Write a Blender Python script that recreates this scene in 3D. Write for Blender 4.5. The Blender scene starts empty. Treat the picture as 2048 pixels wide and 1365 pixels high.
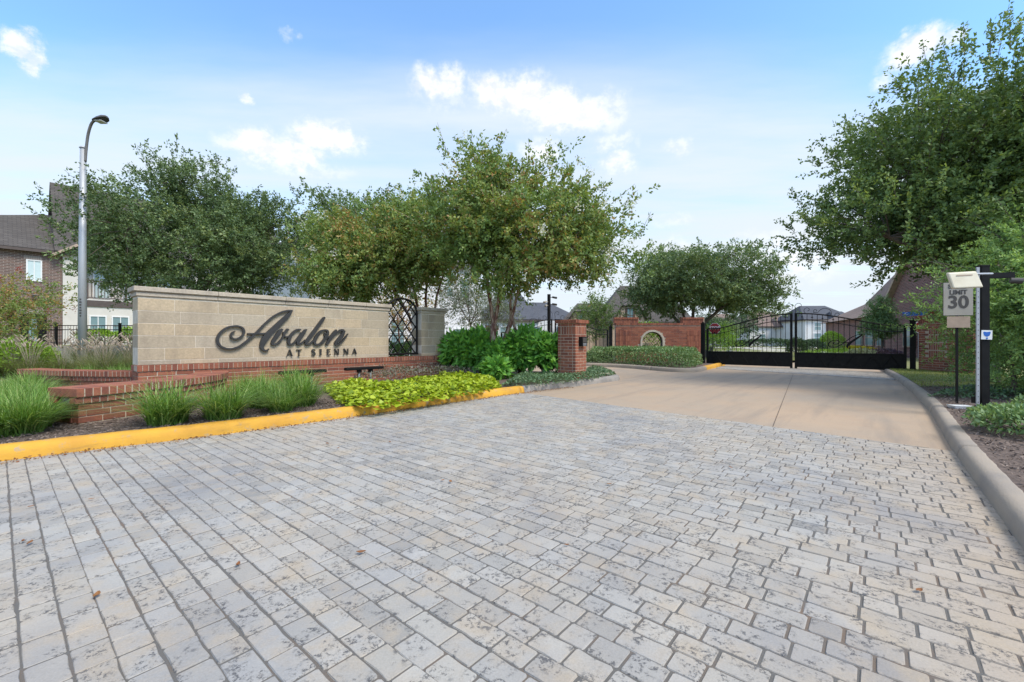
import bpy, bmesh, math, random
import numpy as np
from mathutils import Vector, Matrix
R = math.radians
random.seed(7)
rng = np.random.default_rng(11)
scene = bpy.context.scene
C = scene.collection
CAM_H = 1.0
# ---------------------------------------------------------------- camera
cd = bpy.data.cameras.new('camera'); cam = bpy.data.objects.new('camera', cd); C.objects.link(cam)
cd.sensor_width = 36.0; cd.lens = 870 / 2048 * 36.0
cd.clip_start = 0.05; cd.clip_end = 2000
cam.location = (0, 0, CAM_H); cam.rotation_euler = (R(90), 0, 0)
scene.camera = cam
# ---------------------------------------------------------------- world, sun, exposure
SUN_AZ, SUN_EL = R(128), R(52)          # azimuth clockwise from +Y
w = bpy.data.worlds.new('World'); scene.world = w; w.use_nodes = True
nt = w.node_tree; N = nt.nodes; L = nt.links
for n in list(N): N.remove(n)
def wn(t, **k):
    n = N.new(t)
    for a, v in k.items(): setattr(n, a, v)
    return n
def wmath(op, a, b=None, c=None, clamp=False):
    n = N.new('ShaderNodeMath'); n.operation = op; n.use_clamp = clamp
    for i, v in enumerate((a, b, c)):
        if v is None: continue
        if isinstance(v, (int, float)): n.inputs[i].default_value = v
        else: L.new(v, n.inputs[i])
    return n.outputs[0]
sky = wn('ShaderNodeTexSky', sky_type='NISHITA', sun_disc=False)
sky.sun_elevation = SUN_EL; sky.sun_rotation = SUN_AZ
sky.air_density = 1.0; sky.dust_density = 0.4; sky.ozone_density = 2.2
tc = wn('ShaderNodeTexCoord')
sep = wn('ShaderNodeSeparateXYZ'); L.new(tc.outputs['Generated'], sep.inputs[0])
az = wmath('ARCTAN2', sep.outputs[0], sep.outputs[1])
el = wmath('ARCSINE', sep.outputs[2])
# thin high veil of cirrus, denser towards the horizon, streaked
zc = wmath('MAXIMUM', sep.outputs[2], 0.03)
cu = wn('ShaderNodeCombineXYZ')
L.new(wmath('DIVIDE', sep.outputs[0], zc), cu.inputs[0]); L.new(wmath('DIVIDE', sep.outputs[1], zc), cu.inputs[1])
def wnoise(vec, scale, detail, rough, mapscale=None, rot=0, loc=(0, 0, 0)):
    mp = wn('ShaderNodeMapping'); L.new(vec, mp.inputs[0])
    if mapscale: mp.inputs['Scale'].default_value = mapscale
    mp.inputs['Rotation'].default_value = (0, 0, rot); mp.inputs['Location'].default_value = loc
    n = wn('ShaderNodeTexNoise'); n.inputs['Scale'].default_value = scale
    n.inputs['Detail'].default_value = detail; n.inputs['Roughness'].default_value = rough
    L.new(mp.outputs[0], n.inputs['Vector']); return n
cir = wnoise(cu.outputs[0], 0.55, 6, 0.6, (0.5, 1.5, 1), R(-24), (3.1, 1.2, 0)).outputs['Fac']
cir2 = wnoise(cu.outputs[0], 0.16, 2, 0.5, (0.6, 1.2, 1), R(-20), (0.4, 2.7, 0)).outputs['Fac']
def wmap(v, a, b, c, d, smooth=True):
    n = wn('ShaderNodeMapRange'); n.interpolation_type = 'SMOOTHSTEP' if smooth else 'LINEAR'
    L.new(v, n.inputs['Value'])
    for k, x in zip(('From Min', 'From Max', 'To Min', 'To Max'), (a, b, c, d)): n.inputs[k].default_value = x
    return n.outputs['Result']
low = wmap(el, R(14), R(30), 1.0, 0.0)
sp2 = wn('ShaderNodeSeparateXYZ'); L.new(cu.outputs[0], sp2.inputs[0])
# a sheet of cirrus with a straight, frayed edge ahead; a thinner haze low down all round
front = wmath('ADD', sp2.outputs[1], wmath('ADD', wmath('MULTIPLY', wmath('SUBTRACT', cir2, .5), .9), wmath('MULTIPLY', wmath('SUBTRACT', cir, .5), .55)))
veil = wmath('MAXIMUM', wmap(front, 1.35, 2.05, .06, .84), wmap(el, R(14), R(26), .74, 0.0))
veil = wmath('MULTIPLY', veil, wmap(cir, 0.28, 0.62, 0.66, 1.16))
hor = wmap(el, R(0), R(15), 0.34, 0.0)
veil = wmath('ADD', veil, hor, clamp=True)
# fair-weather cumulus: puffs all round the sky, edges broken up by noise
aev = wn('ShaderNodeCombineXYZ'); L.new(az, aev.inputs[0]); L.new(el, aev.inputs[1])
dn = wnoise(aev.outputs[0], 18, 7, 0.66)
dv = wn('ShaderNodeVectorMath', operation='SUBTRACT'); L.new(dn.outputs['Color'], dv.inputs[0]); dv.inputs[1].default_value = (.5, .5, .5)
ds = wn('ShaderNodeVectorMath', operation='MULTIPLY'); L.new(dv.outputs[0], ds.inputs[0]); ds.inputs[1].default_value = (.075, .065, 0)
pv = wn('ShaderNodeVectorMath', operation='ADD'); L.new(aev.outputs[0], pv.inputs[0]); L.new(ds.outputs[0], pv.inputs[1])
PUFFS = [  # azimuth, elevation, half width, half height (degrees), opacity
 (-48.5, 24.3, 1.3, 1.1, 0.9), (-47.9, 23.3, 0.9, 1.0, 0.8), (-10.5, 30.2, 2.8, 1.7, 0.9), (-8.1, 30.5, 2.4, 1.8, 0.9), (-2.6, 29.7, 3.0, 2.0, 0.95), (1.7, 29.3, 4.4, 2.4, 1),
 (5.6, 28.1, 4.4, 2.4, 1), (9.5, 27.1, 3.9, 2.0, 1), (13.0, 27.3, 2.2, 2.4, 0.5), (-8.1, 28.5, 4.3, 1.2, 0.3), (-30.1, 21.1, 4.1, 1.7, 1), (-26.5, 21.0, 3.5, 1.7, 0.9),
 (-24.4, 23.1, 2.9, 1.7, 1), (-21.6, 23.2, 3.1, 1.7, 1), (-33.4, 20.6, 1.5, 1.0, 0.5), (-26.0, 19.9, 6.1, 1.0, 0.4), (3.7, 23.4, 3.0, 1.7, 0.75), (13.6, 21.5, 2.6, 1.4, 0.7),
 (13.3, 24.0, 2.9, 1.2, 0.5), (-31.4, 25.5, 0.9, 0.6, 0.7), (-26.9, 32.3, 1.1, 0.6, 0.3), (21.0, 22.6, 1.7, 1.1, 0.5), (31.6, 9.0, 6.5, 3.3, 0.6), (20.3, 10.8, 3.3, 1.4, 0.4),
 (20.5, 14.6, 2.7, 0.9, 0.3), (42.8, 26.4, 2.8, 1.6, 1), (45.0, 26.3, 1.1, 0.9, 0.8), (40.6, 24.7, 1.3, 0.9, 0.6),
]
_r = random.Random(5)
for _ in range(14):                      # the rest of the dome carries the same kind of cloud
    a0 = _r.uniform(70, 300); e0 = _r.uniform(14, 48)
    for _k in range(2): PUFFS.append((((a0 + _r.uniform(-5, 5) + 180) % 360) - 180, e0 + _r.uniform(-1, 1), _r.uniform(3, 7), _r.uniform(1.6, 3), _r.uniform(.6, 1)))
acc = None
for (a, e, wd, ht, op) in PUFFS:
    s1 = wn('ShaderNodeVectorMath', operation='SUBTRACT'); L.new(pv.outputs[0], s1.inputs[0]); s1.inputs[1].default_value = (R(a), R(e), 0)
    s2 = wn('ShaderNodeVectorMath', operation='MULTIPLY'); L.new(s1.outputs[0], s2.inputs[0]); s2.inputs[1].default_value = (1 / R(wd), 1 / R(ht), 0)
    ln = wn('ShaderNodeVectorMath', operation='LENGTH'); L.new(s2.outputs[0], ln.inputs[0])
    m = wmap(ln.outputs['Value'], 0.35, 1.3, op, 0.0)
    acc = m if acc is None else wmath('MAXIMUM', acc, m)
fine = wnoise(aev.outputs[0], 34, 6, .62, (1, 1.4, 1)).outputs['Fac']
acc = wmath('MULTIPLY', acc, wmath('ADD', wmath('MULTIPLY', wmap(fine, .36, .58, 0., 1.), wmath('SUBTRACT', 1., wmath('MULTIPLY', acc, .95))), wmath('MULTIPLY', acc, .95)), clamp=True)
# broken cloud deck overhead, which is what softens the sun in the photograph
deck = wnoise(cu.outputs[0], 1.1, 5, .58, None, 0, (5.3, 2.2, 0)).outputs['Fac']
deck = wmath('MULTIPLY', wmap(deck, .34, .56, .12, .92), wmap(el, R(40), R(58), 0., 1.))
acc = wmath('MAXIMUM', acc, deck)
SKY_K = 0.10
tint = wn('ShaderNodeMix', data_type='RGBA', blend_type='MULTIPLY'); tint.inputs[0].default_value = 1.0
L.new(sky.outputs[0], tint.inputs[6]); tint.inputs[7].default_value = (1.40, 1.90, 2.15, 1)
mx1 = wn('ShaderNodeMix', data_type='RGBA'); L.new(veil, mx1.inputs[0]); L.new(tint.outputs[2], mx1.inputs[6]); mx1.inputs[7].default_value = (5.0, 5.55, 6.1, 1)
mx2 = wn('ShaderNodeMix', data_type='RGBA'); L.new(acc, mx2.inputs[0]); L.new(mx1.outputs[2], mx2.inputs[6]); shade = mixw = wn('ShaderNodeMix', data_type='RGBA'); L.new(wmap(fine, .35, .62, 0., 1.), shade.inputs[0]); shade.inputs[6].default_value = (5.7, 5.85, 6.2, 1); shade.inputs[7].default_value = (6.9, 6.9, 6.95, 1); L.new(shade.outputs[2], mx2.inputs[7])
bg = wn('ShaderNodeBackground'); bg.inputs[1].default_value = SKY_K; L.new(mx2.outputs[2], bg.inputs[0])
w.cycles.sampling_method = 'MANUAL'; w.cycles.sample_map_resolution = 256
wo = wn('ShaderNodeOutputWorld'); L.new(bg.outputs[0], wo.inputs[0])
sd = bpy.data.lights.new('sun', 'SUN'); sun = bpy.data.objects.new('sun', sd); C.objects.link(sun)
sd.energy = 2.3; sd.angle = R(24); sd.color = (1.0, 0.92, 0.80)
sun.rotation_euler = Vector((-math.sin(SUN_AZ) * math.cos(SUN_EL), -math.cos(SUN_AZ) * math.cos(SUN_EL), -math.sin(SUN_EL))).to_track_quat('-Z', 'Y').to_euler()
vs = scene.view_settings; vs.view_transform = 'Standard'; vs.look = 'None'; vs.exposure = 0.75; vs.gamma = 1.0; vs.use_curve_mapping = False
scene.cycles.max_bounces = 4; scene.cycles.transparent_max_bounces = 4; scene.cycles.use_denoising = True
# ---------------------------------------------------------------- materials
MATS = {}
def newmat(name):
    m = bpy.data.materials.new(name); m.use_nodes = True
    nt = m.node_tree; b = nt.nodes['Principled BSDF']; MATS[name] = m
    return m, nt, b
def nd(nt, t, **k):
    n = nt.nodes.new(t)
    for a, v in k.items(): setattr(n, a, v)
    return n
def mixc(nt, fac, c1, c2, blend='MIX'):
    n = nd(nt, 'ShaderNodeMix', data_type='RGBA', blend_type=blend)
    for i, v in ((0, fac), (6, c1), (7, c2)):
        if isinstance(v, (int, float)): n.inputs[i].default_value = v
        elif isinstance(v, tuple): n.inputs[i].default_value = (*v[:3], 1)
        else: nt.links.new(v, n.inputs[i])
    return n.outputs[2]
def noise(nt, scale, detail=4, rough=.55, vec=None, stretch=None):
    n = nd(nt, 'ShaderNodeTexNoise'); n.inputs['Scale'].default_value = scale; n.inputs['Detail'].default_value = detail; n.inputs['Roughness'].default_value = rough
    if vec is None:
        g = nd(nt, 'ShaderNodeNewGeometry'); vec = g.outputs['Position']
    if stretch:
        mp = nd(nt, 'ShaderNodeMapping'); mp.inputs['Scale'].default_value = stretch; nt.links.new(vec, mp.inputs[0]); vec = mp.outputs[0]
    nt.links.new(vec, n.inputs['Vector']); return n.outputs['Fac']
def mrange(nt, v, a, b, c=0., d=1.):
    n = nd(nt, 'ShaderNodeMapRange'); n.clamp = True; nt.links.new(v, n.inputs[0])
    for i, x in enumerate((a, b, c, d)): n.inputs[i + 1].default_value = x
    return n.outputs[0]
def math_(nt, op, a, b=None):
    n = nd(nt, 'ShaderNodeMath', operation=op)
    for i, v in enumerate((a, b)):
        if v is None: continue
        if isinstance(v, (int, float)): n.inputs[i].default_value = v
        else: nt.links.new(v, n.inputs[i])
    return n.outputs[0]
def bump(nt, b, h, strength=.3, dist=.01):
    n = nd(nt, 'ShaderNodeBump'); n.inputs['Strength'].default_value = strength; n.inputs['Distance'].default_value = dist
    nt.links.new(h, n.inputs['Height']); nt.links.new(n.outputs[0], b.inputs['Normal'])
def piece_random(nt):
    """one value 0..1 for each piece: object random plus the mesh attribute 'tone'"""
    oi = nd(nt, 'ShaderNodeObjectInfo'); at = nd(nt, 'ShaderNodeAttribute', attribute_name='tone')
    return math_(nt, 'FRACT', math_(nt, 'ADD', oi.outputs['Random'], at.outputs['Fac']))
def ramp(nt, fac, cols, interp='LINEAR'):
    n = nd(nt, 'ShaderNodeValToRGB'); cr = n.color_ramp; cr.interpolation = interp
    while len(cr.elements) < len(cols): cr.elements.new(.5)
    for i, c in enumerate(cols):
        p = i / max(1, len(cols) - 1)
        if len(c) == 4: p = c[3]
        cr.elements[i].position = p; cr.elements[i].color = (*c[:3], 1)
    nt.links.new(fac, n.inputs[0]); return n.outputs[0]
def plain(name, col, rough=.6, metal=0., var=.12, vscale=6., bumpk=0., bscale=60., col2=None, vrange=(.35, .65)):
    m, nt, b = newmat(name)
    c2 = col2 or tuple(c * (1 - var * 2) for c in col)
    f = mrange(nt, noise(nt, vscale, 6, .6), *vrange)
    nt.links.new(mixc(nt, f, col, c2), b.inputs['Base Color'])
    b.inputs['Roughness'].default_value = rough; b.inputs['Metallic'].default_value = metal
    if bumpk: bump(nt, b, noise(nt, bscale, 5, .6), bumpk, .01)
    return m
for _n in ():
    pass
def pieces(name, cols, rough=.85, grain=None, bumpk=.4, bscale=90., stain=None):
    """masonry: each piece its own tone out of cols, plus grain and optional stains"""
    m, nt, b = newmat(name)
    c = ramp(nt, piece_random(nt), cols)
    g = mrange(nt, noise(nt, 35., 5, .65), .3, .7, .78, 1.12)
    v = nd(nt, 'ShaderNodeCombineColor'); 
    for i in range(3): nt.links.new(g, v.inputs[i])
    c = mixc(nt, 1.0, c, v.outputs[0], 'MULTIPLY')
    if stain:
        f = mrange(nt, noise(nt, stain[1], 5, .6, stretch=stain[3] if len(stain) > 3 else None), *stain[2])
        c = mixc(nt, f, c, stain[0])
    nt.links.new(c, b.inputs['Base Color']); b.inputs['Roughness'].default_value = rough
    bump(nt, b, noise(nt, bscale, 5, .65), bumpk, .006)
    return m
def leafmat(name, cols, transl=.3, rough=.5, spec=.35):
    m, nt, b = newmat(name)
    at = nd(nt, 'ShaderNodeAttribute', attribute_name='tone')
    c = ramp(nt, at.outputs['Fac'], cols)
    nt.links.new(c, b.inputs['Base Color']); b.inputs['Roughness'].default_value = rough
    b.inputs['Specular IOR Level'].default_value = spec
    t = nd(nt, 'ShaderNodeBsdfTranslucent'); nt.links.new(mixc(nt, 1., c, (1.25, 1.2, .55), 'MULTIPLY'), t.inputs[0])
    ms = nd(nt, 'ShaderNodeMixShader'); ms.inputs[0].default_value = transl
    nt.links.new(b.outputs[0], ms.inputs[1]); nt.links.new(t.outputs[0], ms.inputs[2])
    nt.links.new(ms.outputs[0], nt.nodes['Material Output'].inputs[0]); return m

# stamped cobble: pale release over grey, dark flecks in the hollows, tan stains
def paver_mat():
    m, nt, b = newmat('paver')
    t = piece_random(nt)
    c = ramp(nt, t, [(.255, .243, .222), (.375, .357, .327), (.30, .286, .262), (.405, .388, .354), (.345, .322, .283), (.385, .37, .345), (.32, .31, .29)])
    geo = nd(nt, 'ShaderNodeNewGeometry'); pos = geo.outputs['Position']
    big = mrange(nt, noise(nt, .55, 4, .6), .44, .68, 0., .6)
    c = mixc(nt, big, c, (.42, .355, .275))
    rsp = nd(nt, 'ShaderNodeSeparateXYZ'); nt.links.new(pos, rsp.inputs[0])
    tt = math_(nt, 'ADD', math_(nt, 'MULTIPLY', rsp.outputs[0], .7638), math_(nt, 'MULTIPLY', rsp.outputs[1], -.6455))
    gut = mrange(nt, math_(nt, 'ADD', tt, math_(nt, 'MULTIPLY', noise(nt, 1.6, 4, .6), .9)), .1, .85, 0., .62)   # silt washed into the gutter
    c = mixc(nt, gut, c, (.41, .32, .23))
    dk = mrange(nt, noise(nt, .8, 5, .65, stretch=(1.3, .7, 1)),   .47, .66, 0., .6)                                # tyre and oil darkening
    c = mixc(nt, dk, c, (.22, .22, .23))
    c = mixc(nt, mrange(nt, noise(nt, 4.5, 5, .65), .48, .68, 0., .6), c, (.40, .32, .225))
    off = nd(nt, 'ShaderNodeVectorMath', operation='ADD'); nt.links.new(pos, off.inputs[0])
    cx = nd(nt, 'ShaderNodeCombineXYZ'); nt.links.new(math_(nt, 'MULTIPLY', t, 40.), cx.inputs[2]); nt.links.new(cx.outputs[0], off.inputs[1])
    n1 = noise(nt, 52., 5, .78, vec=off.outputs[0])
    n2 = noise(nt, 9., 3, .6, vec=off.outputs[0])
    fl = math_(nt, 'MULTIPLY', mrange(nt, n1, .52, .59), mrange(nt, n2, .465, .57))
    c = mixc(nt, math_(nt, 'MULTIPLY', fl, .85), c, (.07, .07, .075))
    fine = mrange(nt, noise(nt, 140., 4, .7), .25, .75, .84, 1.1)
    v = nd(nt, 'ShaderNodeCombineColor')
    for i in range(3): nt.links.new(fine, v.inputs[i])
    c = mixc(nt, 1., c, v.outputs[0], 'MULTIPLY')
    nt.links.new(c, b.inputs['Base Color']); b.inputs['Roughness'].default_value = .8
    hh = math_(nt, 'SUBTRACT', noise(nt, 28., 5, .6), math_(nt, 'MULTIPLY', fl, .5))
    bump(nt, b, hh, .45, .006)
paver_mat()
plain('grout', (.125, .118, .108), .95, var=.2, vscale=3., bumpk=.5, bscale=120, col2=(.19, .125, .08), vrange=(.5, .75))
WROT0 = math.atan2(.7635, .6457)
def road_mat():
    m, nt, b = newmat('concrete_road')
    c = mixc(nt, mrange(nt, noise(nt, .6, 5, .6), .35, .65), (.41, .30, .205), (.35, .28, .21))
    c = mixc(nt, mrange(nt, noise(nt, .35, 5, .65, stretch=(1, .6, 1)), .5, .72, 0, .6), c, (.23, .205, .18))
    c = mixc(nt, mrange(nt, noise(nt, 2.2, 5, .7), .52, .75, 0, .5), c, (.37, .25, .165))
    mp = nd(nt, 'ShaderNodeMapping'); mp.inputs['Rotation'].default_value = (0, 0, -WROT0); gg = nd(nt, 'ShaderNodeNewGeometry'); nt.links.new(gg.outputs['Position'], mp.inputs[0])
    c = mixc(nt, mrange(nt, noise(nt, 1.5, 6, .65, vec=mp.outputs[0], stretch=(.16, 1.6, 1)), .50, .72, 0, .55), c, (.20, .175, .15))   # tyre tracks along the drive
    c = mixc(nt, mrange(nt, noise(nt, 14., 4, .75), .62, .72, 0, .45), c, (.16, .13, .11))
    g = mrange(nt, noise(nt, 90., 4, .7), .25, .75, .85, 1.12)
    v = nd(nt, 'ShaderNodeCombineColor')
    for i in range(3): nt.links.new(g, v.inputs[i])
    c = mixc(nt, 1., c, v.outputs[0], 'MULTIPLY')
    nt.links.new(c, b.inputs['Base Color']); b.inputs['Roughness'].default_value = .85
    bump(nt, b, noise(nt, 160., 3, .6), .25, .004)
road_mat()
plain('joint_dark', (.06, .05, .045), .95)
def yellow_mat():
    m, nt, b = newmat('kerb_yellow')
    c = mixc(nt, mrange(nt, noise(nt, 2.5, 5, .6), .35, .68), (.66, .35, .03), (.52, .26, .03))
    c = mixc(nt, mrange(nt, noise(nt, 9., 6, .72), .565, .66, 0, .8), c, (.33, .27, .19))      # worn through to the concrete
    c = mixc(nt, mrange(nt, noise(nt, 5., 5, .7, stretch=(.5, .5, 3)), .55, .75, 0, .55), c, (.20, .13, .05))
    nt.links.new(c, b.inputs['Base Color']); b.inputs['Roughness'].default_value = .75
    bump(nt, b, noise(nt, 60., 5, .65), .4, .008)
yellow_mat()
plain('kerb_grey', (.22, .205, .19), .9, vscale=2.5, bumpk=.4, bscale=70, col2=(.33, .30, .265))
plain('kerb_tan', (.34, .285, .225), .9, vscale=1.8, bumpk=.4, bscale=70, col2=(.25, .22, .19), vrange=(.42, .72))
plain('mulch', (.085, .062, .05), .98, vscale=30., bumpk=1.0, bscale=55, col2=(.17, .125, .10))
plain('chip', (.30, .235, .195), .95, vscale=12., col2=(.12, .085, .068))
plain('soil_lawn', (.13, .155, .05), .95, vscale=1.5, bumpk=.6, bscale=40, col2=(.20, .19, .075))
plain('ground_green', (.12, .15, .055), .95, vscale=.5, col2=(.17, .17, .07))
pieces('brick', [(.225, .073, .042), (.32, .112, .062), (.275, .092, .052), (.18, .060, .040), (.35, .128, .072), (.285, .098, .052)], bumpk=.5, stain=((.13, .06, .05), 4., (.58, .75, 0, .6)))
plain('mortar', (.50, .40, .30), .95, vscale=8., bumpk=.4)
pieces('limestone', [(.50, .39, .262), (.425, .345, .25), (.535, .42, .275), (.385, .325, .245), (.495, .375, .232), (.445, .375, .282)], bumpk=.25, bscale=45., stain=((.27, .215, .155), 2.0, (.52, .74, 0, .8), (1, 1, .35)))
plain('lime_mortar', (.70, .62, .50), .95)
pieces('coping', [(.50, .43, .335), (.47, .40, .315), (.53, .45, .35)], bumpk=.3, bscale=50., stain=((.25, .21, .17), 2.5, (.52, .75, 0, .7)))
plain('bronze', (.055, .052, .052), .45, metal=.3, vscale=10.)
plain('black_metal', (.006, .006, .0065), .55, vscale=12., col2=(.012, .0115, .011))
MATS['black_metal'].node_tree.nodes['Principled BSDF'].inputs['Specular IOR Level'].default_value = .18
plain('galvanised', (.42, .43, .44), .5, metal=.3, vscale=4., col2=(.40, .42, .44))
plain('arm_grey', (.20, .185, .17), .5, metal=.2)
plain('dark_paint', (.075, .068, .06), .5)
plain('beige_plastic', (.66, .60, .45), .5, vscale=5., col2=(.56, .50, .36))
plain('white_paint', (.78, .78, .76), .5, var=.04)
plain('sign_white', (.40, .37, .31), .5, var=.06)
plain('sign_red', (.32, .02, .025), .4, var=.1)
plain('sign_blue', (.02, .13, .50), .4)
plain('lens', (.55, .55, .50), .2)
plain('stucco', (.66, .62, .55), .9, var=.06, vscale=1.2, bumpk=.3, bscale=60)
plain('stucco_white', (.74, .73, .71), .9, var=.05, vscale=1.2)
plain('tan_trim', (.46, .35, .26), .8)
plain('brown_trim', (.10, .075, .065), .7)
plain('timber', (.14, .095, .065), .8)
plain('tudor_plaster', (.52, .37, .26), .9)
plain('driveway', (.52, .49, .44), .9)
def glass_mat():
    m, nt, b = newmat('pane')
    b.inputs['Base Color'].default_value = (.20, .29, .30, 1); b.inputs['Roughness'].default_value = .12; b.inputs['Specular IOR Level'].default_value = .8
    return m
glass_mat()
plain('blind', (.56, .68, .68), .5, var=.05, vscale=3)
def shingle(name, c1, c2):
    m, nt, b = newmat(name)
    tcn = nd(nt, 'ShaderNodeTexCoord')
    br = nd(nt, 'ShaderNodeTexBrick'); br.inputs['Scale'].default_value = 1.0
    br.inputs['Brick Width'].default_value = .34; br.inputs['Row Height'].default_value = .14; br.inputs['Mortar Size'].default_value = .014
    br.inputs['Color1'].default_value = (*c1, 1); br.inputs['Color2'].default_value = (*c2, 1); br.inputs['Mortar'].default_value = tuple(c * .55 for c in c1) + (1,)
    nt.links.new(tcn.outputs['UV'], br.inputs['Vector'])
    c = mixc(nt, mrange(nt, noise(nt, .5, 5, .65), .42, .72, 0, .5), br.outputs['Color'], tuple(c * .6 for c in c1))
    nt.links.new(c, b.inputs['Base Color']); b.inputs['Roughness'].default_value = .95
    bump(nt, b, br.outputs['Fac'], -.4, .02)
shingle('shingle_brown', (.078, .068, .061), (.112, .099, .088))
shingle('shingle_dark', (.075, .08, .095), (.10, .105, .12))
shingle('shingle_tan', (.24, .175, .145), (.185, .135, .115))
def housebrick(name, c1, c2, mo):
    m, nt, b = newmat(name)
    tcn = nd(nt, 'ShaderNodeTexCoord')
    br = nd(nt, 'ShaderNodeTexBrick'); br.inputs['Scale'].default_value = 1.0
    br.inputs['Brick Width'].default_value = .26; br.inputs['Row Height'].default_value = .085; br.inputs['Mortar Size'].default_value = .011; br.inputs['Bias'].default_value = -.1
    br.inputs['Color1'].default_value = (*c1, 1); br.inputs['Color2'].default_value = (*c2, 1); br.inputs['Mortar'].default_value = (*mo, 1)
    nt.links.new(tcn.outputs['UV'], br.inputs['Vector'])
    c = mixc(nt, mrange(nt, noise(nt, 3., 5, .65), .4, .7, 0, .35), br.outputs['Color'], tuple(c * .6 for c in c1))
    nt.links.new(c, b.inputs['Base Color']); b.inputs['Roughness'].default_value = .92
    bump(nt, b, br.outputs['Fac'], -.5, .01)
housebrick('brick_brown', (.17, .10, .078), (.085, .062, .056), (.33, .28, .24))
housebrick('brick_wine', (.21, .085, .072), (.11, .055, .052), (.36, .27, .23))
housebrick('brick_far', (.24, .075, .045), (.17, .052, .036), (.45, .33, .25))
plain('bark', (.10, .08, .065), .95, vscale=9., bumpk=.9, bscale=30, col2=(.16, .13, .105))
def crape_bark():
    m, nt, b = newmat('crape_bark')
    c = mixc(nt, mrange(nt, noise(nt, 5., 4, .6, stretch=(3, 3, .6)), .47, .53), (.36, .25, .18), (.14, .055, .035))
    nt.links.new(c, b.inputs['Base Color']); b.inputs['Roughness'].default_value = .75
    bump(nt, b, noise(nt, 12., 4, .6, stretch=(3, 3, .6)), .4, .01)
crape_bark()
leafmat('leaf_oak', [(0.069, 0.113, 0.051), (0.113, 0.174, 0.073), (0.15, 0.227, 0.093), (0.197, 0.268, 0.104), (0.278, 0.337, 0.12)], .26)
leafmat('leaf_elm', [(0.077, 0.13, 0.048), (0.112, 0.187, 0.064), (0.163, 0.25, 0.082), (0.217, 0.313, 0.098), (0.325, 0.4, 0.12)], .3)
leafmat('leaf_crape', [(0.103, 0.177, 0.059), (0.156, 0.25, 0.075), (0.208, 0.302, 0.087), (0.292, 0.344, 0.093), (0.416, 0.24, 0.093)], .3)
leafmat('leaf_olive', [(0.123, 0.152, 0.099), (0.174, 0.217, 0.145), (0.232, 0.275, 0.189)], .25)
leafmat('leaf_big', [(0.105, 0.271, 0.052), (0.152, 0.365, 0.066), (0.213, 0.47, 0.083), (0.353, 0.66, 0.105)], .3)
leafmat('leaf_hedge', [(0.108, 0.192, 0.075), (0.159, 0.259, 0.1), (0.217, 0.333, 0.141), (0.283, 0.4, 0.184)], .25)
leafmat('leaf_lime', [(.16, .25, .015), (.30, .40, .02), (.38, .47, .028), (.46, .54, .05)], .25, .45)
leafmat('leaf_jasmine', [(0.083, 0.151, 0.075), (0.125, 0.208, 0.1), (0.184, 0.275, 0.141)], .2)
leafmat('leaf_dusky', [(0.145, 0.16, 0.123), (0.189, 0.189, 0.145), (0.217, 0.16, 0.145), (0.174, 0.217, 0.116)], .25)
leafmat('leaf_feather', [(0.131, 0.224, 0.084), (0.2, 0.329, 0.107), (0.281, 0.447, 0.137), (0.497, 0.688, 0.225)], .3)
leafmat('leaf_fresh', [(0.154, 0.264, 0.033), (0.22, 0.363, 0.044), (0.308, 0.462, 0.066)], .3)
leafmat('leaf_globe', [(0.174, 0.319, 0.043), (0.261, 0.435, 0.058), (0.348, 0.522, 0.072)], .25)
leafmat('leaf_dark', [(0.052, 0.086, 0.049), (0.078, 0.131, 0.062), (0.104, 0.166, 0.078)], .2)
leafmat('leaf_gold', [(0.55, 0.46, 0.02), (0.66, 0.56, 0.03), (0.5, 0.48, 0.03)], .25)
leafmat('leaf_purple', [(0.087, 0.051, 0.08), (0.123, 0.072, 0.109), (0.102, 0.087, 0.072)], .2)
leafmat('blade', [(0.08, 0.152, 0.032), (0.123, 0.232, 0.043), (0.174, 0.319, 0.061), (0.246, 0.406, 0.087), (0.392, 0.478, 0.174)], .3)
leafmat('blade_fine', [(0.116, 0.145, 0.058), (0.16, 0.196, 0.072), (0.217, 0.246, 0.102), (0.319, 0.29, 0.174)], .3)
leafmat('plume', [(0.38, 0.31, 0.24), (0.5, 0.42, 0.33), (0.44, 0.35, 0.29)], .3)
leafmat('lawn_blade', [(0.189, 0.246, 0.065), (0.261, 0.304, 0.08), (0.348, 0.362, 0.116)], .3)
leafmat('blossom_white', [(0.72, 0.72, 0.66), (0.8, 0.8, 0.76)], .3)
leafmat('blossom_red', [(0.35, 0.03, 0.04), (0.28, 0.09, 0.06)], .3)
leafmat('dry_leaf', [(0.22, 0.085, 0.035), (0.3, 0.14, 0.05), (0.15, 0.06, 0.03), (0.36, 0.21, 0.07)], .15, .7)
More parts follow.
